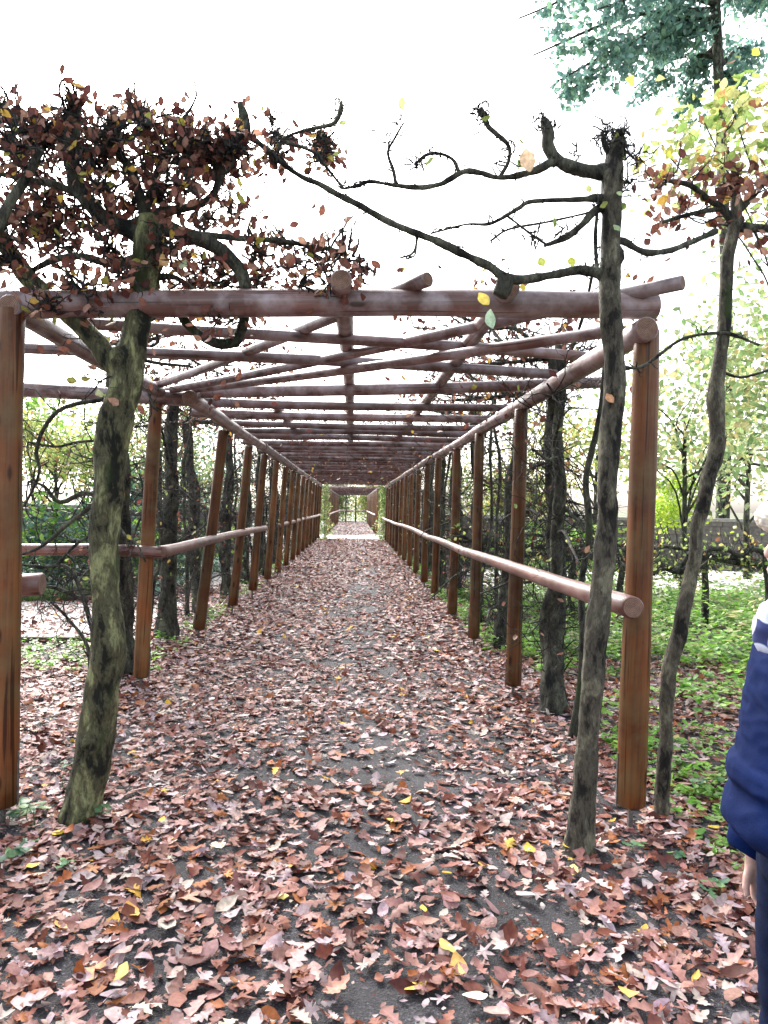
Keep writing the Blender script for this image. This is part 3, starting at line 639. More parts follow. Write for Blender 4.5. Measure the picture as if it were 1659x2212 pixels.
# --- tall outer tree on the right
rg = np.random.RandomState(41)
b0 = at(1430, 1795, 3.9); b0[2] = 0
T3 = empty('hornbeam_tree', b0, 'thin leaning dark stem outside the front right post, with reddish and yellow-green crown', 'tree')
tr3 = [(1430, 1806, 46), (1430, 1780, 34), (1432, 1694, 32), (1438, 1600, 28), (1441, 1500, 30), (1448, 1440, 33), (1468, 1365, 33), (1486, 1270, 30), (1500, 1208, 28), (1506, 1140, 30), (1519, 1090, 30), (1528, 1040, 32), (1543, 990, 34), (1550, 934, 34), (1544, 860, 36), (1552, 800, 30), (1562, 720, 28), (1568, 640, 28), (1572, 560, 28), (1588, 480, 26), (1590, 430, 22)]
kn = [(at(1555, 950, 3.85), .04, .015), (at(1525, 1060, 3.85), .04, .015), (at(1540, 740, 3.85), .04, .02), (at(1575, 620, 3.85), .035, .016)]
limb('trunk', T3, tr3, 3.9, M_bark2, 18, .2, 6, 9, kn, freq=16)
L3 = []
for i, (pts, k_) in enumerate([
    ([(1590, 490, 22), (1620, 492, 20), (1670, 495, 18), (1720, 500, 16)], 7), ([(1588, 485, 20), (1560, 450, 16), (1530, 430, 14), (1490, 400, 12), (1440, 390, 10)], 7),
    ([(1590, 440, 20), (1590, 400, 16), (1580, 350, 14), (1560, 310, 12)], 7), ([(1592, 460, 16), (1630, 420, 14), (1660, 380, 12), (1700, 330, 10)], 7), ([(1560, 450, 12), (1500, 460, 10), (1430, 480, 8)], 5),
    ([(1552, 800, 8), (1600, 815, 6), (1660, 800, 5)], 4)]):
    o, Ps, rr_ = limb('branch', T3, pts, 3.9, M_bark3, k_, .15, 4, 120 + i); L3.append((Ps, rr_))
tips = []; twigs_on(T3, 'twig_growth', L3[:5], rg, 22, .2, .005, 2, tips, (0, 0, .04))
mb = MB(); tp = np.array(tips); hi = tp[:, 2] > at(1500, 360, 3.9)[2]
hang_leaves(mb, tp[~hi], rg, .055, BROWN, BW, .45); hang_leaves(mb, tp[hi], rg, .055, YG, YGW, .5)
tag(mb.build('crown', M_leafc, T3, np.asarray(T3.location)), kind='stuff'); leaf_pieces(T3, tp[~hi], rg, .055, BROWN, BW, 40)

# --- hedge trees trained along the two sides; five kinds, then copies
def hedge_tree(seed, double=False, r0=.075, leaf=.25):
    rg = np.random.RandomState(seed); root = empty('hornbeam_tree', (0, 0, 0))
    stems = [(0, 0, r0)] + ([(.0, .16, r0 * .6)] if double else []) + [(rg.uniform(-.05, .1), rg.uniform(.5, 1.0) * rg.choice([-1, 1]), .026)]
    paths = []
    for si, (sx, sy, sr) in enumerate(stems):
        H = rg.uniform(2.75, 3.0); n = 9; z = np.linspace(-.04, H, n); wv = .04 if si == 0 else .06
        X = sx + np.cumsum(rg.normal(0, wv, n)) * .6; Y = sy + np.cumsum(rg.normal(0, wv, n)); X -= (X - sx) * np.exp(-z * 1.2); P = np.stack([X, Y, z], 1)
        rr_ = sr * np.linspace(1.0, .72, n) * rg.uniform(.88, 1.15, n); rr_[0] *= 1.35
        Ps = smooth_pts(P, 5); R = np.interp(np.linspace(0, n - 1, len(Ps)), np.arange(n), rr_)
        mb = MB(); kn = [(Ps[rg.randint(4, len(Ps) - 2)] + np.array([rg.uniform(-1, 1), -1, 0]) * sr * .8, sr * .9, sr * .3) for _ in range(5)]
        tube(mb, Ps, R, 14 if si < (2 if double else 1) else 7, amp=.22, seed=seed + si, freq=13, knots=kn); o = mb.build('trunk', M_bark3, root); paths.append((Ps, R))
    bp = []
    Ps, R = paths[0]
    for q in range(9):     # side arms trained along the row
        i = rg.randint(len(Ps) // 6, len(Ps)); sg = 1 if q % 2 else -1; P = [Ps[i]]; d_ = unit([rg.uniform(-.15, .15), sg, rg.uniform(-.2, .3)])
        for s_ in range(6): d_ = unit(d_ + rg.normal(0, .24, 3) * np.array([.5, 1, 1])); P.append(P[-1] + d_ * .19)
        S = smooth_pts(P, 3); Rb = np.linspace(.018, .008, len(S)); mb = MB(); tube(mb, S, Rb, 6, amp=.2, seed=q); mb.build('branch', M_bark3, root); bp.append((S, Rb))
    for q in range(5):     # arms reaching over the roof (roof side is -x)
        P = [Ps[-1 - rg.randint(0, 4)]]; d_ = unit([-1, rg.uniform(-.8, .8), rg.uniform(.0, .35)]); P[0] = np.array([P[0][0], P[0][1], max(P[0][2], 2.78)])
        for s_ in range(6): 
            d_ = unit(d_ + rg.normal(0, .2, 3)); nx_ = P[-1] + d_ * .2; nx_[2] = max(nx_[2], 2.78); P.append(nx_)
        S = smooth_pts(P, 3); Rb = np.linspace(.02, .007, len(S)); mb = MB(); tube(mb, S, Rb, 6, amp=.2, seed=q); mb.build('branch', M_bark3, root); bp.append((S, Rb))
    mb = MB(); tips = []; low = []
    for j, (S, Rb) in enumerate(bp):
        for q in range(13 if j < 9 else 12):
            i = rg.randint(0, len(S)); d_ = unit(rg.normal(0, 1, 3) * np.array([.55 if j < 9 else 1, 1, 1]) + np.array([.15 if j < 9 else 0, 0, 0]))
            P0 = S[i]; grow(mb, P0, d_, rg.uniform(.2, .42), .0055, 2 if q < 5 else 1, rg, tips if j >= 9 else low, .38, (.04, 0, .02), kids=(2, 4), leafp=.5)
    for q in range(105):
        i = rg.randint(3, len(Ps)); grow(mb, Ps[i], unit(rg.normal(0, 1, 3) + np.array([.4, 0, .2])), rg.uniform(.2, .6), .006, 2, rg, low, .35, (.02, 0, .02), kids=(2, 4), leafp=.4)
    tag(mb.build('twig_growth', M_twig, root), kind='stuff')
    mb = MB(); hang_leaves(mb, tips, rg, .055, BROWN, BW, leaf); hang_leaves(mb, low, rg, .05, np.vstack([BROWN, YG]), np.concatenate([BW, YGW * .7]), .05)
    tag(mb.build('crown', M_leafc, root), kind='stuff')
    return root
def copy_tree(o, parent=None):
    c = o.copy(); COL.objects.link(c)
    if parent is not None: c.parent = parent
    for ch in list(o.children): copy_tree(ch, c)
    return c
protos = [hedge_tree(501, True, .085, .3), hedge_tree(502, False, .085), hedge_tree(503, False, .115), hedge_tree(504, True, .08), hedge_tree(505, False, .10)]
ORD = ['first', 'second', 'third', 'fourth', 'fifth', 'sixth', 'seventh', 'eighth', 'ninth', 'tenth', 'eleventh', 'twelfth', 'thirteenth', 'fourteenth']
used = set(); rgt = random.Random(9)
Lrow = [(-2.12, 7.1), (-2.12, 8.7), (-2.2, 11.0), (-2.15, 13.0), (-2.15, 15.1), (-2.1, 17.2), (-2.1, 19.4), (-2.1, 21.6), (-2.1, 24), (-2.1, 26.5), (-2.1, 29), (-2.1, 31.5), (-2.1, 34)]
Rrow = [(1.56, 5.8), (1.68, 8.4), (1.75, 10.6), (1.75, 12.8), (1.75, 15), (1.75, 17.2), (1.75, 19.5), (1.75, 22), (1.75, 24.5), (1.75, 27), (1.75, 29.6), (1.75, 32.2), (1.75, 34.4)]
q = 0
for side, row in (('right', Rrow), ('left', Lrow)):
    for i, (X, Y) in enumerate(row):
        pi_ = [0, 1, 3, 2, 4][i % 5] if side == 'right' else [2, 4, 1, 0, 3][i % 5]
        o = protos[pi_] if pi_ not in used else copy_tree(protos[pi_]); used.add(pi_)
        o.location = (X, Y, float(gz(X, Y))); o.rotation_euler = (0, 0, (0 if side == 'right' else math.pi) + rgt.uniform(-.2, .2)); o.scale = (1, 1, rgt.uniform(.96, 1.04))
        look = {0: 'twin stemmed', 1: 'straight dark', 2: 'thick dark', 3: 'slender double stemmed', 4: 'gnarled dark'}[pi_]
        tag(o, f'{look} trained hedge tree, {ORD[i]} in the row behind the {side} tunnel posts', 'tree', f'trained trees along the {side} side of the pergola')

# twig mass lying over the roof poles further in
rg = np.random.RandomState(61); over = MB(); tips = []
for q in range(230):
    Y = 8 + 27 * rg.uniform() ** .8; X = rg.uniform(-1.5, 1.5); grow(over, (X, Y, 2.74 + rg.uniform(0, .1)), (rg.normal(), rg.normal(), rg.uniform(-.05, .3)), rg.uniform(.4, .9), .009, 2, rg, tips, .35, (0, 0, .0), kids=(2, 4), leafp=.5)
for q in range(95):
    Y = rg.uniform(5.0, 8.8); X = rg.choice([-1, 1, 1]) * rg.uniform(.8, 1.9); grow(over, (X, Y, 2.76 + .3 * rg.uniform()), (rg.normal(), rg.normal(), .1), rg.uniform(.3, .6), .007, 2, rg, tips, .35, (0, 0, .02), leafp=.5)
climb = empty('creeper', (0, 20, 2.7), 'tangled leafless creeper lying over the roof poles of the long pergola', 'creeper')
o = over.build('twig_growth', M_twig, climb, np.asarray(climb.location)); tag(o, kind='stuff')
mb = MB(); hang_leaves(mb, tips, rg, .06, BROWN, BW, .55); tag(mb.build('foliage', M_leafc, climb, np.asarray(climb.location)), kind='stuff')

# ------------------------------------------------------------------ leafy masses
def cloud(rg, n, centre, rad, shell=.55, squash=1.0, lumps=14):
    """leaf positions gathered into clumps inside an ellipsoid"""
    c = np.asarray(centre, float); rad = np.asarray(rad, float)
    L = rg.normal(0, 1, (lumps, 3)); L /= np.linalg.norm(L, axis=1)[:, None]; L *= rg.uniform(shell, 1.0, (lumps, 1))
    pick_ = rg.randint(0, lumps, n); s_ = rg.uniform(.16, .34, lumps)
    P = L[pick_] + rg.normal(0, 1, (n, 3)) * s_[pick_][:, None]
    return c + P * rad, L * rad + c
def bush(name, loc, rad, n, size, pal, pw, label, cat, group=None, seed=0, m_=None, kind='tiny', stems=7, lumps=16, trunk=None, shell=.5, off=0):
    rg = np.random.RandomState(seed); root = empty(name, (loc[0] + off, loc[1], 0), label, cat, group); base = np.array([loc[0] + off, loc[1], 0.])
    P, L = cloud(rg, n, loc, rad, shell, lumps=lumps); P = P[P[:, 2] > .02]; mb = MB()
    scatter(mb, kind, P, rg.uniform(size * .6, size * 1.4, len(P)), rg.uniform(0, 6.28, len(P)), rg.uniform(0, 1.7, len(P)), rg.uniform(0, 6.28, len(P)), pick(len(P), pal, pw, rg), rng=rg)
    tag(mb.build('crown' if trunk else 'foliage', m_ or M_green, root, base), kind='stuff')
    mb = MB()
    if trunk:
        top = np.array([loc[0] + off * .5, loc[1], loc[2] - rad[2] * .1]); Ps = smooth_pts([base, base * .6 + top * .4 + rg.normal(0, .12, 3), top], 6); tk = trunk * (.6 if off else 1); tube(mb, Ps, np.linspace(tk, tk * .4, len(Ps)), 10, amp=.15); mb.build('trunk', M_bark3, root, base)
        for l in L[:4 if off else 12]:
            mb = MB(); st = Ps[rg.randint(5, len(Ps))]; S = smooth_pts([st, (st + l) / 2 + rg.normal(0, .15, 3), l], 4); tube(mb, S, np.linspace(tk * .35, .006, len(S)), 5, amp=.1); mb.build('branch', M_bark3, root, base)
    else:
        for l in L[:stems]:
            S = smooth_pts([base + rg.normal(0, .05, 3) * np.array([1, 1, 0]), (base + l) / 2 + rg.normal(0, .08, 3), l], 3); tube(mb, S, np.linspace(.02, .006, len(S)), 4)
        mb.build('stems', M_bark3, root, base)
    return root

def P2(x, y, Y): return at(x, y, Y)
# tall conifer over the right, its boughs reaching into the top of the picture
rg = np.random.RandomState(71); cb = at(1560, 1092, 26.0); cb[2] = 0
con = empty('yew_tree', cb, 'tall dark blue-green evergreen reaching over the upper right', 'tree')
top = at(1530, -260, 26.0); Ps = smooth_pts([cb, cb + (0.05, 0, 8), at(1545, 0, 26), top], 6); mb = MB(); tube(mb, Ps, np.linspace(.24, .12, len(Ps)), 12, amp=.1); mb.build('trunk', M_bark3, con, cb)
cr = MB(); st_list = [(1540, -60, 1120, 40), (1545, 20, 1150, 120), (1545, 60, 1205, 175), (1545, 40, 1330, 120), (1550, 120, 1370, 190), (1550, 60, 1450, 60), (1550, 150, 1640, 120), (1545, 0, 1700, 20), (1540, -30, 1660, -20), (1545, 100, 1480, 230), (1540, -80, 1400, -30), (1550, 160, 1600, 230), (1550, -60, 1230, -30), (1550, 10, 1290, 20), (1545, 60, 1200, 215)]
for (x0, y0, x1, y1) in st_list:
    Y1 = 26 + rg.uniform(-2.6, 2.6); a_, b_ = at(x0, y0, 26), at(x1, y1, Y1); mid = (a_ + b_) / 2 + np.array([0, 0, .5]); S = smooth_pts([a_, mid, b_], 8)
    mb = MB(); tube(mb, S, np.linspace(.1, .024, len(S)), 6, amp=.1); mb.build('branch', M_bark3, con, cb)
    for q in range(24):
        f = rg.uniform(.25, 1.02); c_ = S[min(len(S) - 1, int(f * (len(S) - 1)))] + rg.normal(0, .24, 3); nn = 24; ln = rg.uniform(.3, 1.1); P = c_ + np.stack([rg.normal(0, .16, nn), rg.normal(0, .16, nn), -rg.uniform(0, ln, nn) + .08], 1)
        scatter(cr, 'tiny', P, rg.uniform(.13, .30, nn), rg.uniform(0, 6.28, nn), rg.uniform(.5, 2.2, nn), rg.uniform(0, 6.28, nn), pick(nn, YW, DGW, rg), rng=rg)
tag(cr.build('crown', M_green, con, cb), kind='stuff')

# trees and shrubs of the garden
def tr(x, y, Y, rx, rz, n, size, pal, pw, label, seed, trunk=.07, name='garden_tree', kind='tiny', cat='tree', group=None, lumps=22, shell=.4, off=0):
    c = at(x, y, Y); return bush(name, c, (rx, rx, rz), n, size, pal, pw, label, cat, group, seed, None, kind, trunk=trunk, lumps=lumps, shell=shell, off=off)
tr(1590, 330, 6.2, .8, .62, 620, .085, YG, YGW, 'hazel with large yellow-green leaves hanging into the upper right corner', 81, .04, 'hazel_tree', 'beech', off=1.1)
tr(1660, 760, 7.4, .8, 1.1, 1500, .085, PG, PGW, 'light green leafy tree just right of the thin leaning stem', 82, .05, kind='beech', off=1.2)
tr(1480, 880, 12, 1.3, 1.3, 2600, .10, PG, PGW, 'pale airy tree beyond the wall, between the orange post and leaning stem', 83, .06)
tr(1290, 960, 15, 1.5, .9, 1600, .11, YG, YGW, 'yellowing low tree seen behind the knobbly grey trunk', 84, .06)
tr(1620, 960, 17, 2.2, 1.4, 2600, .13, PG, PGW, 'broad pale green tree standing at the far right beyond the wall', 85, .1)
tr(120, 960, 15, 1.5, .85, 2200, .11, YG, YGW, 'yellow-green bush tree seen between the front left post and lichened trunk', 86, .06)
tr(60, 930, 19, 1.0, .9, 1600, .12, LG, LGW, 'bright green tree close beside the front left post', 87, .06)
tr(190, 985, 18, 1.0, .75, 1600, .11, LG, LGW, 'fresh green tree touching the outline of the lichened trunk', 88, .05)
tr(330, 960, 22, 1.8, 1.4, 2200, .14, PG, PGW, 'pale tree hidden behind the left row of hedge trunks', 89, .08)
bush('lime_shrub', at(1462, 1085, 17), (.72, .6, .6), 2600, .085, np.array([(.36, .52, .05), (.45, .58, .08), (.28, .45, .05)]), np.array([.4, .3, .3]), 'round lime-yellow shrub just right of the orange post, in front of the wall', 'shrub', seed=91)
bush('rhododendron', at(110, 1165, 13.2), (1.6, .7, .70), 2600, .11, np.vstack([DG, LG * .8]), np.concatenate([DGW, LGW]), 'dark bluish-green evergreen shrub above the mossy log', 'shrub', seed=92, kind='beech', lumps=44, shell=.2)
bush('rhododendron', at(330, 1190, 14), (1.2, .7, .7), 1700, .11, np.vstack([DG, LG * .8]), np.concatenate([DGW, LGW]), 'dark evergreen shrub behind the second post on the left', 'shrub', seed=93, kind='beech', lumps=34, shell=.2)
bush('garden_shrub', at(1230, 1180, 12.4), (.9, .5, .45), 1300, .08, LG, LGW, 'bright green shrub between the paired trunks and knobbly grey tree', 'shrub', seed=94)
# trees closing the view beyond both pergolas
i = 0
far_lab = ['pale blue-green tree seen at the very end of the tunnel, left of centre', 'yellow-green tree seen at the very end of the tunnel, right of centre']
for (X, Y, rx, z_, rz, pal, pw, lab) in [(-2.4, 78, 2.6, 3.2, 3.4, PG, PGW, far_lab[0]), (2.2, 80, 2.4, 2.8, 3.0, YG, YGW, far_lab[1]), (-8, 48, 3, 2.9, 3, DG * 1.6, DGW, 'dark green tree left of the far pergola beyond the gravel path'), (8, 50, 3, 2.6, 2.6, PG, PGW, 'pale green tree right of the far pergola beyond the gravel path'),
        (-6.5, 30, 2.0, 1.9, 2.0, PG, PGW, 'pale tree behind the deep left part of the hedge'), (7, 31, 2.0, 1.7, 1.7, PG, PGW, 'pale tree behind the deep right part of the hedge'), (-6, 22, 1.6, 1.5, 1.5, DG * 2, DGW, 'mid green bushy tree half way along the left hedge'), (5.5, 24.5, 1.4, 1.5, 1.4, YG, YGW, 'yellowish bushy tree half way along the right hedge')]:
    bush('garden_tree', (X, Y, z_ if Y < 70 else 2.1), (rx, rx * .7, rz), 2600 if Y < 70 else 9000, .2 if Y > 40 else .15, pal, pw, lab, 'tree', 'garden trees beyond the pergola', 200 + i, trunk=.1, lumps=60 if Y > 70 else 26, shell=.15 if Y > 70 else .3); i += 1
# ivy on the last posts
for (X, Y, lab) in ((-1.42, 34.6, 'pale ivy column wrapping the last left post before the gravel path'), (1.42, 34.2, 'ivy column wrapping the last right post before the gravel path')):
    rg = np.random.RandomState(int(Y * 10)); root = empty('ivy_plant', (X, Y, 0), lab, 'ivy'); n = 1500; a_ = rg.uniform(0, 6.28, n); z_ = rg.uniform(0, 2.5, n); rr_ = .14 + .1 * np.abs(rg.normal(0, 1, n)) * (1 + (z_ < .8))
    mb = MB(); scatter(mb, 'tiny', np.stack([X + rr_ * np.cos(a_), Y + rr_ * np.sin(a_), z_], 1), rg.uniform(.07, .13, n), rg.uniform(0, 6.28, n), rg.uniform(.3, 1.6, n), rg.uniform(0, 6.28, n), pick(n, np.vstack([PG, LG]), np.concatenate([PGW, LGW * (.3 if X > 0 else .05)]), rg), rng=rg)
    tag(mb.build('foliage', M_green, root, (X, Y, 0)), kind='stuff')
    mb = MB(); tube(mb, [(X + .08, Y, 0), (X + .09, Y - .05, 1), (X + .07, Y + .05, 2.3)], .015, 5); mb.build('stem', M_bark3, root, (X, Y, 0))

# ground cover on both sides
def cover(rg, n, x0, x1, y0, y1, size, pal, pw, hmax, dens=1.6):
    mb = MB(); m0 = 0
    cx_ = rg.uniform(x0, x1, n); cy_ = rg.uniform(y0, y1, n); keep = vnoise(cx_, cy_, dens) + rg.uniform(-.5, .5, n) > -.25; cx_, cy_ = cx_[keep], cy_[keep]
    k_ = 5; h = rg.uniform(.25, 1, len(cx_)) * hmax; a_ = rg.uniform(0, 6.28, (len(cx_), k_)); s_ = size * rg.uniform(.6, 1.4, len(cx_)); rr_ = s_[:, None] * rg.uniform(.4, .9, (len(cx_), k_))
    P = np.stack([cx_[:, None] + rr_ * np.cos(a_), cy_[:, None] + rr_ * np.sin(a_), gz(cx_, cy_)[:, None] + h[:, None] * rg.uniform(.6, 1.1, (len(cx_), k_))], -1).reshape(-1, 3)
    n2 = len(P); base = np.repeat(pick(len(cx_), pal, pw, rg), k_, 0)
    scatter(mb, 'tiny', P, np.repeat(s_, k_), a_.ravel() - 1.57, rg.uniform(.0, .6, n2), rg.uniform(0, 6.28, n2), base, rng=rg)
    return mb
rg = np.random.RandomState(301)
mb = cover(rg, 6200, 1.75, 8.5, 5.3, 13.2, .075, LG, LGW, .24); tag(mb.build('ground_cover', M_green, None), kind='stuff')
mb = cover(rg, 2600, 2.0, 8.5, 6.8, 13.4, .085, np.vstack([PG, LG]), np.concatenate([PGW, LGW]), .62, 1.1); tag(mb.build('ground_cover', M_green, None), kind='stuff')
mb = cover(rg, 900, 1.7, 4.2, 3.2, 5.2, .05, LG, LGW, .1); tag(mb.build('ground_cover', M_green, None), kind='stuff')
mb = cover(rg, 500, -2.2, -1.75, 6.5, 34, .05, LG, LGW, .12); tag(mb.build('ground_cover', M_green, None), kind='stuff')
mb = cover(rg, 1200, 1.45, 1.9, 8, 34.5, .055, LG, LGW, .16); tag(mb.build('ground_cover', M_green, None), kind='stuff')
mb = cover(rg, 260, -4.2, -2.2, 6.9, 8.2, .05, LG, LGW, .1); tag(mb.build('ground_cover', M_green, None), kind='stuff')
mb = cover(rg, 3000, -13, -3, 12.4, 19, .1, DG * 2, DGW, .35); tag(mb.build('ground_cover', M_green, None), kind='stuff')
mb = cover(rg, 3500, 2.4, 15, 19, 34, .13, PG, PGW, .3); tag(mb.build('ground_cover', M_green, None), kind='stuff')

# seedlings near the front left trunk and by the right post
def seedling(x, y, Y, h, n, size, label, seed, pal=np.array([(.10, .22, .10), (.16, .30, .12), (.08, .18, .10)])):
    rg = np.random.RandomState(seed); p_ = at(x, y, Y); p_[2] = float(gz(p_[0], p_[1])); root = empty('seedling', p_, label, 'plant', 'young plants on the leaf litter')
    st = MB(); 
    for q in range(n):
        d_ = unit(np.array([rg.normal(0, .5), rg.normal(0, .5), 1])); e = p_ + d_ * h * rg.uniform(.6, 1.1); tube(st, smooth_pts([p_, (p_ + e) / 2 + rg.normal(0, .01, 3), e], 2), np.linspace(.0025, .0012, 5), 4, col=(.10, .16, .05))
        for k_ in range(3):
            a_ = k_ * 2.1 + rg.uniform(0, .6); pp = e + np.array([math.cos(a_), math.sin(a_), 0]) * size * .45
            single_leaf('oaks' if q % 2 else 'beech', pp, size * rg.uniform(.8, 1.2), a_ - 1.57, rg.uniform(.1, .5), rg.uniform(0, 6.28), pick(1, pal, np.ones(3), rg)[0], root, 'leaf', M_green, rg)
    st.build('stem', M_green, root, p_)
seedling(20, 1745, 3.75, .14, 3, .08, 'small green seedling at the picture edge left of the lichened trunk', 1)
seedling(75, 1760, 3.7, .14, 3, .085, 'largest green seedling at the foot of the lichened trunk', 2)
seedling(140, 1705, 4.1, .16, 2, .07, 'seedling with bluish leaves partly behind the lichened trunk', 3)
seedling(215, 1775, 3.75, .06, 2, .05, 'tiny seedling at the right foot of the lichened trunk', 4)
seedling(35, 1850, 3.35, .09, 3, .06, 'low seedling among brown leaves below the largest seedling', 5)
seedling(145, 1880, 3.25, .05, 2, .045, 'tiny green plant in litter beside a yellow leaf', 6)
seedling(1365, 1830, 3.5, .05, 2, .05, 'small seedling between the knobbly tree and orange post foot', 7)
seedling(1560, 1935, 3.05, .09, 3, .055, 'seedling in brown leaves next to the blue jacket', 8)
seedling(1460, 1855, 3.4, .05, 2, .045, 'tiny seedling below the thin leaning stem', 9)
seedling(1530, 1700, 4.2, .1, 3, .07, 'seedling between the leaning stem and the blue jacket hem', 10)

# low espalier hedge of the garden on the right
for i, (x_, Y) in enumerate([(1240, 10.2), (1345, 9.9), (1525, 9.6), (1660, 9.4), (1120, 10.5)]):
    rg = np.random.RandomState(400 + i); c_ = at(x_, 1230, Y); c_[2] = 0; lab = ['behind the knobbly grey trunk', 'beside the orange front post', 'right of the thin leaning stem', 'next to the blond head', 'behind the paired dark trunks'][i]
    root = empty('espalier_tree', c_, f'low pleached tree with knotted flat top {lab}', 'tree', 'low espalier trees in the right garden'); mb = MB()
    Ps = smooth_pts([c_, c_ + (rg.normal(0, .04), 0, .55), c_ + (rg.normal(0, .05), 0, 1.08)], 5); tube(mb, Ps, np.linspace(.05, .045, len(Ps)), 8, amp=.2); mb.build('trunk', M_bark3, root, c_)
    tips = []; tw = MB()
    for sg in (-1, 1):
        for zb in (1.05, .92):
            P = [Ps[-1] * np.array([1, 1, 0]) + np.array([0, 0, zb])]
            for s_ in range(6): P.append(P[-1] + np.array([sg * .17, rg.normal(0, .03), rg.normal(0, .05)]))
            S = smooth_pts(P, 3); mb = MB(); tube(mb, S, np.linspace(.035, .018, len(S)), 7, amp=.3, freq=20); mb.build('branch', M_bark3, root, c_)
            for q in range(24): grow(tw, S[rg.randint(0, len(S))], unit(rg.normal(0, 1, 3) + np.array([0, 0, .3])), .22, .006, 1, rg, tips, .4, (0, 0, .0))
    tag(tw.build('twig_growth', M_twig, root, c_), kind='stuff'); mb = MB(); hang_leaves(mb, tips, rg, .06, YG, YGW, .25); tag(mb.build('foliage', M_green, root, c_), kind='stuff')

# garden walls of stone courses with a coping
def stone_wall(x0, x1, Y, h, label, seed):
    rg = np.random.RandomState(seed); root = empty('garden_wall', ((x0 + x1) / 2, Y, 0), label, 'wall'); base = np.array([(x0 + x1) / 2, Y, 0.])
    mb = MB(); box(mb, ((x0 + x1) / 2, Y + .02, h / 2 - .05), (x1 - x0, .3, h)); mb.build('wall_core', M_wall, root, base, False)
    mb = MB(); z = 0.
    while z < h - .1:
        x_ = x0 + rg.uniform(-.3, 0)
        while x_ < x1:
            l = rg.uniform(.3, .7); box(mb, (x_ + l / 2, Y - .02, z + .11), (l - .014, .33 + rg.uniform(-.02, .03), .217)); x_ += l
        z += .23
    tag(mb.build('stones', M_wall, root, base, False), kind='stuff')
    x_ = x0
    while x_ < x1:
        mb = MB(); box(mb, (x_ + .6, Y, h + .05), (1.185, .44, .09)); mb.build('coping_stone', M_cope, root, base, False); x_ += 1.2
stone_wall(2.6, 14.5, 21.0, 1.28, 'low grey stone wall crossing behind the garden on the right', 5)
stone_wall(-13, -3.2, 20.5, 1.38, 'low stone wall behind the evergreen shrubs on the left', 6)

# side path edging and mossy log
eb = empty('path_edging', at(120, 1416, 8.2) * np.array([1, 1, 0]), 'dark wooden edging board along the leaf-strewn side path', 'edging'); x_ = -8.0
for i in range(3):
    mb = MB(); box(mb, (x_ + .9, 8.27, .05), (1.78, .03, .12)); mb.build('board', M_board, eb, np.asarray(eb.location), False); x_ += 1.8
P, r_ = d3([(-60, 1325, 40), (10, 1312, 40), (60, 1306, 38), (110, 1292, 36), (170, 1276, 32), (225, 1262, 28), (300, 1245, 22)], 11.9); P[:, 2] = np.maximum(P[:, 2], .08)
mb = MB(); S = smooth_pts(P, 6); tube(mb, S, np.interp(np.linspace(0, 6, len(S)), range(7), r_), 16, amp=.2, freq=7)
tag(mb.build('fallen_log', M_moss, None, S[0]), 'mossy green log lying along the far edge of the side path', 'log')

# bare shrub branches on the left between post and trunk
rg = np.random.RandomState(77); c_ = at(150, 1440, 6.3); c_[2] = 0
root = empty('bare_shrub', c_, 'bare arching branches between the front left post and lichened trunk', 'shrub')
for i, pts in enumerate([[(195, 1500, 9), (190, 1400, 8), (150, 1340, 6), (110, 1300, 5)], [(215, 1420, 10), (160, 1240, 9), (90, 1225, 8), (40, 1220, 5)], [(260, 1100, 12), (190, 1065, 12), (130, 1085, 10), (95, 1050, 7), (60, 1040, 5)],
        [(240, 860, 11), (140, 880, 10), (95, 925, 9), (78, 980, 8), (85, 1020, 6), (55, 1090, 5)], [(215, 1080, 10), (150, 1130, 9), (90, 1180, 8), (40, 1200, 6)], [(230, 950, 7), (170, 955, 6), (120, 965, 6), (60, 955, 5)], [(240, 1180, 9), (190, 1160, 8), (130, 1210, 6), (100, 1250, 4)], [(190, 1300, 9), (120, 1270, 8), (80, 1268, 6), (40, 1262, 5)]]):
    o, Ps, rr_ = limb('branch', root, pts, 5.6, M_bark3, 6, .15, 4, i); 
    tips = []; tw = MB()
    for q in range(9): grow(tw, Ps[rg.randint(2, len(Ps))], unit(rg.normal(0, 1, 3)), .35, .005, 1, rg, tips, .35, (0, 0, .03))
    hl = tw; tag(tw.build('twig_growth', M_twig, root, c_), kind='stuff')

#PERSON
# ------------------------------------------------------------------ person at the right edge, in profile
def ell_loft(mb, rings, k=28, power=2.3, wr=0, seed=0):
    V = []; a = np.arange(k) * 2 * math.pi / k
    ca = np.sign(np.cos(a)) * np.abs(np.cos(a)) ** (2 / power); sa = np.sign(np.sin(a)) * np.abs(np.sin(a)) ** (2 / power)
    for (c, rx, ry) in rings: V.append(np.stack([c[0] + ca * rx, c[1] + sa * ry, np.full(k, c[2])], 1))
    n = len(rings); V = np.vstack(V); i = np.arange(n - 1)[:, None] * k; j = np.arange(k)[None]; j2 = (j + 1) % k
    fs = [np.stack([i + j, i + j2, i + k + j2, i + k + j], -1).reshape(-1, 4)]
    V = np.vstack([V, rings[0][0], rings[-1][0]]); j = np.arange(k); b_ = n * k
    fs.append(np.vstack([np.stack([j2[0], j, np.full(k, b_)], 1), np.stack([(n - 1) * k + j, (n - 1) * k + j2[0], np.full(k, b_ + 1)], 1)]))
    mb.add(V, fs)
def ball(mb, c, r, k=14):
    c = np.asarray(c, float); r = np.broadcast_to(r, 3); th = np.linspace(-math.pi / 2 + .01, math.pi / 2 - .01, k)
    ell_loft(mb, [((c[0], c[1], c[2] + r[2] * math.sin(t_)), r[0] * math.cos(t_), r[1] * math.cos(t_)) for t_ in th], 20, 2)
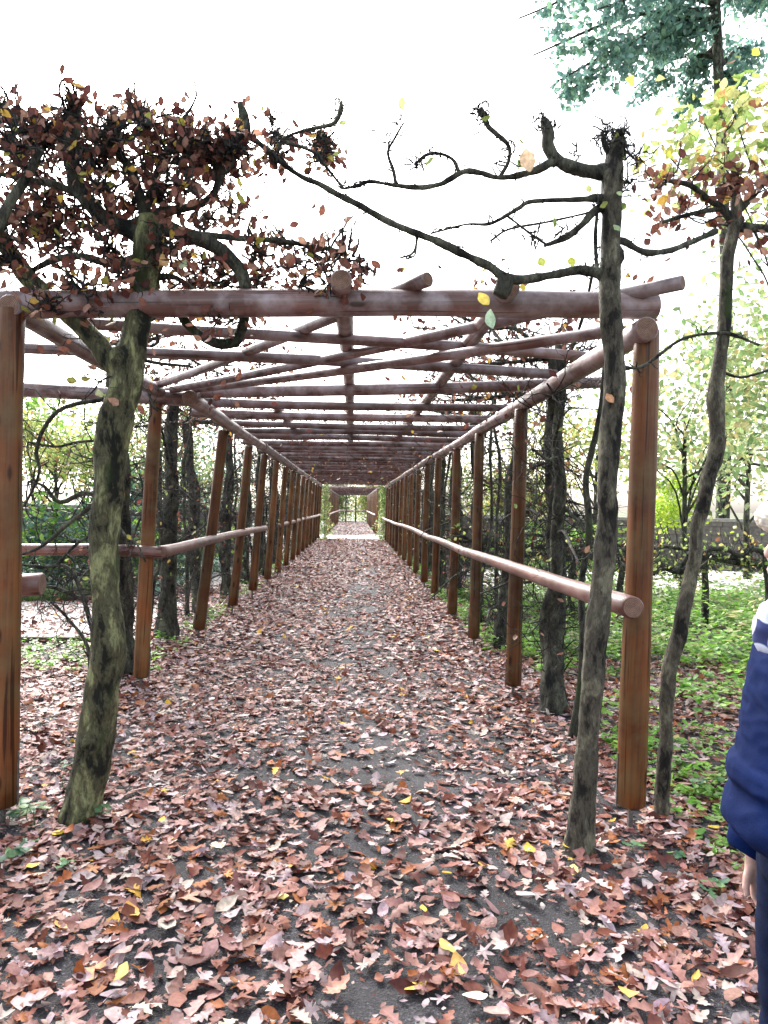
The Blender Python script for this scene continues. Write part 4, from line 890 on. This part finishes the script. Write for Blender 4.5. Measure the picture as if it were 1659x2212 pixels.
def dense(rings, per=5):
    A_ = np.array([list(c) + [a_, b_] for c, a_, b_ in rings]); S = smooth_pts(A_, per) if False else None
    n = len(A_); t_ = np.linspace(0, n - 1, (n - 1) * per + 1); M_ = np.stack([np.interp(t_, range(n), A_[:, q]) for q in range(5)], 1)
    for _ in range(3): M_[1:-1] = (M_[:-2] + 2 * M_[1:-1] + M_[2:]) / 4
    return [((r_[0], r_[1], r_[2]), r_[3], r_[4]) for r_ in M_]
PX, PY = 1.064, 1.64
per_ = empty('person', (PX, PY, 0), 'pale-haired person in navy blue jacket and patterned scarf standing beside the leafy path', 'person')
def fuse(name, mb, m_, voxel, disp=0, dscale=12, seed=0):
    o = mb.build(name, m_, None); o.parent = per_; o.location = (0, 0, 0)
    md = o.modifiers.new('remesh', 'REMESH'); md.mode = 'VOXEL'; md.voxel_size = voxel; md.use_smooth_shade = True
    sm = o.modifiers.new('smooth', 'SMOOTH'); sm.factor = .5; sm.iterations = 3
    dg = bpy.context.evaluated_depsgraph_get(); me = bpy.data.meshes.new_from_object(o.evaluated_get(dg)); o.modifiers.clear()
    if disp:
        n = len(me.vertices); co = np.empty(n * 3); me.vertices.foreach_get('co', co); co = co.reshape(-1, 3); nm = np.empty(n * 3); me.vertices.foreach_get('normal', nm); nm = nm.reshape(-1, 3)
        h = np.array([mnoise.noise(Vector((p_[0] * dscale * .8 + seed, p_[1] * dscale * .8, p_[2] * dscale * 1.9 + p_[0] * 6))) + .5 * (1 - 2 * abs(mnoise.noise(Vector((p_[0] * dscale + 3, p_[1] * dscale, p_[2] * dscale * 2.2 + seed))))) for p_ in co])
        co += nm * (h * disp)[:, None]; me.vertices.foreach_set('co', co.ravel()); me.update()
    o.data = me; 
    if not me.materials: me.materials.append(m_)
    me.shade_smooth(); return o
def solid(name, col, col2, rough, scale=60, b=.3, sss=0):
    m_, t_, p_, _ = mat(name); tc_ = N(t_, 'TexCoord'); n_ = noise_tex(t_, scale, 5, .65, tc_.outputs['Object']); n2_ = noise_tex(t_, 6, 3, .5, tc_.outputs['Object'])
    c_ = mix(t_, 1, ramp(t_, n_.outputs[0], [(.35, col), (.65, col2)]).outputs[0], ramp(t_, n2_.outputs[0], [(.3, (.8,) * 3), (.7, (1.2,) * 3)]).outputs[0], 'MULTIPLY')
    t_.links.new(c_, p_.inputs['Base Color']); p_.inputs['Roughness'].default_value = rough; p_.inputs['Specular IOR Level'].default_value = .12 if rough > .7 else .4; bump(t_, p_, n_.outputs[0], b, .003)
    if sss: p_.inputs['Subsurface Weight'].default_value = sss; p_.inputs['Subsurface Radius'].default_value = (.02, .008, .004)
    return m_
M_skin = solid('skin', (.50, .30, .25), (.58, .38, .32), .5, 40, .1, .2)
M_jack = solid('navy_cloth', (.0004, .0055, .038), (.0012, .012, .072), .9, 300, .4)
M_trou = solid('dark_trouser_cloth', (.002, .006, .022), (.005, .011, .036), .85, 300, .4)
M_hair = solid('pale_hair', (.50, .44, .36), (.72, .68, .60), .5, 90, .5)
M_shoe = solid('shoe_leather', (.015, .012, .01), (.03, .025, .02), .5, 60, .2)
m, t, p, out = mat('scarf_cloth'); M_scarf = m; tc = N(t, 'TexCoord'); vo = N(t, 'TexVoronoi', Scale=26, Randomness=1.0); t.links.new(tc.outputs['Object'], vo.inputs['Vector'])
t.links.new(ramp(t, vo.outputs['Distance'], [(.34, (.62, .66, .8)), (.58, (.62, .66, .8)), (.66, (.03, .04, .14))]).outputs[0], p.inputs['Base Color']); p.inputs['Roughness'].default_value = .85
# body: one continuous surface, facing -x
b = MB(); zh = 1.50; hx = -.052
ell_loft(b, dense([((.0, 0, .86), .09, .15), ((.0, 0, .95), .105, .16), ((.01, 0, 1.08), .10, .135), ((0, 0, 1.2), .115, .155), ((.01, 0, 1.30), .10, .17), ((.02, 0, 1.355), .06, .10)]))
tube(b, [(.02, 0, 1.30), (.01, 0, 1.37), (hx + .01, 0, 1.45)], [.07, .055, .055], 18)
ball(b, (hx + .012, 0, zh + .01), (.092, .074, .105)); ball(b, (hx - .02, 0, zh - .045), (.066, .056, .06)); ball(b, (hx - .06, 0, zh - .085), (.024, .026, .02))
tube(b, [(hx - .078, 0, zh + .02), (hx - .094, 0, zh - .010), (hx - .091, 0, zh - .022)], [.007, .011, .009], 10)     # nose
ball(b, (hx - .082, 0, zh - .048), (.010, .022, .005)); ball(b, (hx - .080, 0, zh - .058), (.010, .020, .005))                            # lips
ball(b, (hx - .062, 0, zh + .035), (.018, .05, .010))                                                                                     # brow
for sy in (-1, 1):
    ball(b, (hx - .055, sy * .038, zh - .02), (.02, .02, .018)); ball(b, (hx + .012, sy * .075, zh - .005), (.018, .008, .03))
    sh = np.array([.01, sy * .165, 1.29]); el = np.array([.065, sy * .225, 1.02]); wr = np.array([-.045, sy * .218, .725]); kn_ = np.array([-.022, sy * .212, .65])
    tube(b, smooth_pts([sh, el, wr], 5), np.interp(np.linspace(0, 2, 11), [0, 1, 1.3, 2], [.048, .038, .037, .024]), 14)
    ell_loft(b, dense([((wr + kn_ * 0)[:3], .020, .018), (tuple((wr * .5 + kn_ * .5)), .036, .016), (tuple(kn_), .038, .015)][::-1]), 16)
    for f_, (ox, L_) in enumerate(((-.028, .075), (-.010, .085), (.010, .08), (.028, .062))):
        q0 = kn_ + np.array([ox * .9, 0, .012]); q1 = kn_ + np.array([ox, -sy * .006, -L_ * .38]); q2 = q1 + np.array([.010, -sy * .012, -L_ * .32]); q3 = q2 + np.array([.014, -sy * .014, -L_ * .22])
        tube(b, [q0, q1, q2, q3], [.0095, .009, .0085, .007], 10)
    tq = wr * .6 + kn_ * .4; tube(b, [tq + np.array([-.015, 0, 0]), tq + np.array([-.034, -sy * .014, -.025]), tq + np.array([-.040, -sy * .022, -.05]), tq + np.array([-.036, -sy * .026, -.07])], [.013, .011, .010, .008], 10)
    tube(b, smooth_pts([(0, sy * .085, .92), (-.012, sy * .09, .47), (.02, sy * .085, .09)], 5), np.interp(np.linspace(0, 2, 11), [0, 1, 1.3, 2], [.083, .053, .056, .034]), 16)
    ell_loft(b, [((.0, sy * .087, .02), .10, .036), ((-.02, sy * .087, .045), .10, .036), ((.01, sy * .087, .09), .05, .034)])
fuse('body', b, M_skin, .006)
b = MB()
ell_loft(b, dense([((-.03, 0, .835), .13, .185), ((-.045, 0, .86), .155, .215), ((-.04, 0, .90), .157, .215), ((-.025, 0, .95), .150, .205), ((-.02, 0, 1.0), .152, .205), ((-.018, 0, 1.10), .142, .195), ((-.01, 0, 1.20), .138, .195), ((.0, 0, 1.27), .13, .19), ((.01, 0, 1.33), .105, .155), ((.015, 0, 1.37), .075, .085), ((.015, 0, 1.395), .07, .075)]), 36, 2.3)
ell_loft(b, [((-.022, 0, .955), .158, .212), ((-.024, 0, .97), .166, .219), ((-.024, 0, .995), .166, .219), ((-.022, 0, 1.01), .158, .212)], 36, 2.3)      # belt seam
for sy in (-1, 1):
    sh = np.array([.01, sy * .16, 1.285]); el = np.array([.07, sy * .235, 1.02]); wr = np.array([-.040, sy * .228, .755])
    tube(b, smooth_pts([sh, el, wr], 8), np.interp(np.linspace(0, 2, 17), [0, .3, 1, 1.6, 1.85, 2], [.085, .078, .066, .062, .066, .058]), 20)
    tube(b, [wr + (el - wr) * .02, wr - (el - wr) * .14], [.054, .050], 20)
o = fuse('jacket', b, M_jack, .006, .0065, 13)
b = MB()
ell_loft(b, dense([((0, 0, .74), .11, .165), ((0, 0, .85), .118, .172), ((0, 0, .97), .115, .165)]), 30)
for sy in (-1, 1): tube(b, smooth_pts([(0, sy * .085, .86), (-.012, sy * .092, .47), (.02, sy * .088, .075)], 8), np.interp(np.linspace(0, 2, 17), [0, .4, 1, 2], [.098, .09, .074, .068]), 20)
fuse('trousers', b, M_trou, .009, .006, 9)
b = MB()
for q_ in range(3): 
    a_ = np.linspace(0, 2 * math.pi, 25); tube(b, np.stack([.0 + .083 * np.cos(a_), .086 * np.sin(a_), 1.372 + .022 * q_ - .012 * np.cos(a_ + q_ * 2)], 1), .024, 12, cap=False)
tube(b, smooth_pts([(-.085, -.02, 1.40), (-.135, -.03, 1.37), (-.158, -.025, 1.33), (-.145, -.02, 1.28)], 4), [.03] * 13, 12)
fuse('scarf', b, M_scarf, .007, .006, 22)
b = MB(); ball(b, (hx + .024, 0, zh + .035), (.100, .088, .098), 18); ball(b, (hx + .055, 0, zh - .02), (.072, .082, .085)); ball(b, (hx - .060, .0, zh + .070), (.056, .066, .040))
rg = np.random.RandomState(8)
for q_ in range(420):
    a_ = rg.uniform(0, 6.28); e_ = rg.uniform(-.5, 1.5); d_ = np.array([math.cos(a_) * math.cos(e_), math.sin(a_) * math.cos(e_), math.sin(e_)])
    if d_[0] < -.35 and d_[2] < .55: continue
    s_ = np.array([hx + .026, 0, zh + .03]) + d_ * np.array([.098, .086, .096]); tube(b, [s_, s_ + d_ * .006 + np.array([.004, rg.normal(0, .006), -.018]), s_ + d_ * .010 + np.array([.012 * np.sign(d_[0]), 0, -.042])], [.0055, .0045, .002], 6)
fuse('hair', b, M_hair, .0035, .003, 70)
for sy in (-1, 1):
    b = MB(); ball(b, (hx - .0605, sy * .031, zh + .012), .0125, 12); o = b.build('eye', solid('eye_white', (.7, .7, .68), (.8, .8, .78), .2, 10, 0), None); o.parent = per_; o.location = (0, 0, 0)
    b2 = MB(); ball(b2, (hx - .069, sy * .031, zh + .012), (.005, .0055, .0055), 8); o2 = b2.build('iris', solid('iris_blue', (.05, .09, .14), (.08, .12, .18), .2, 10, 0), None); o2.parent = o; o2.location = (0, 0, 0)
    b = MB(); ell_loft(b, dense([((-.02, sy * .088, .0), .135, .045), ((-.02, sy * .088, .03), .135, .046), ((-.01, sy * .088, .06), .115, .044), ((.02, sy * .088, .12), .06, .046)])); fuse('shoe', b, M_shoe, .008)
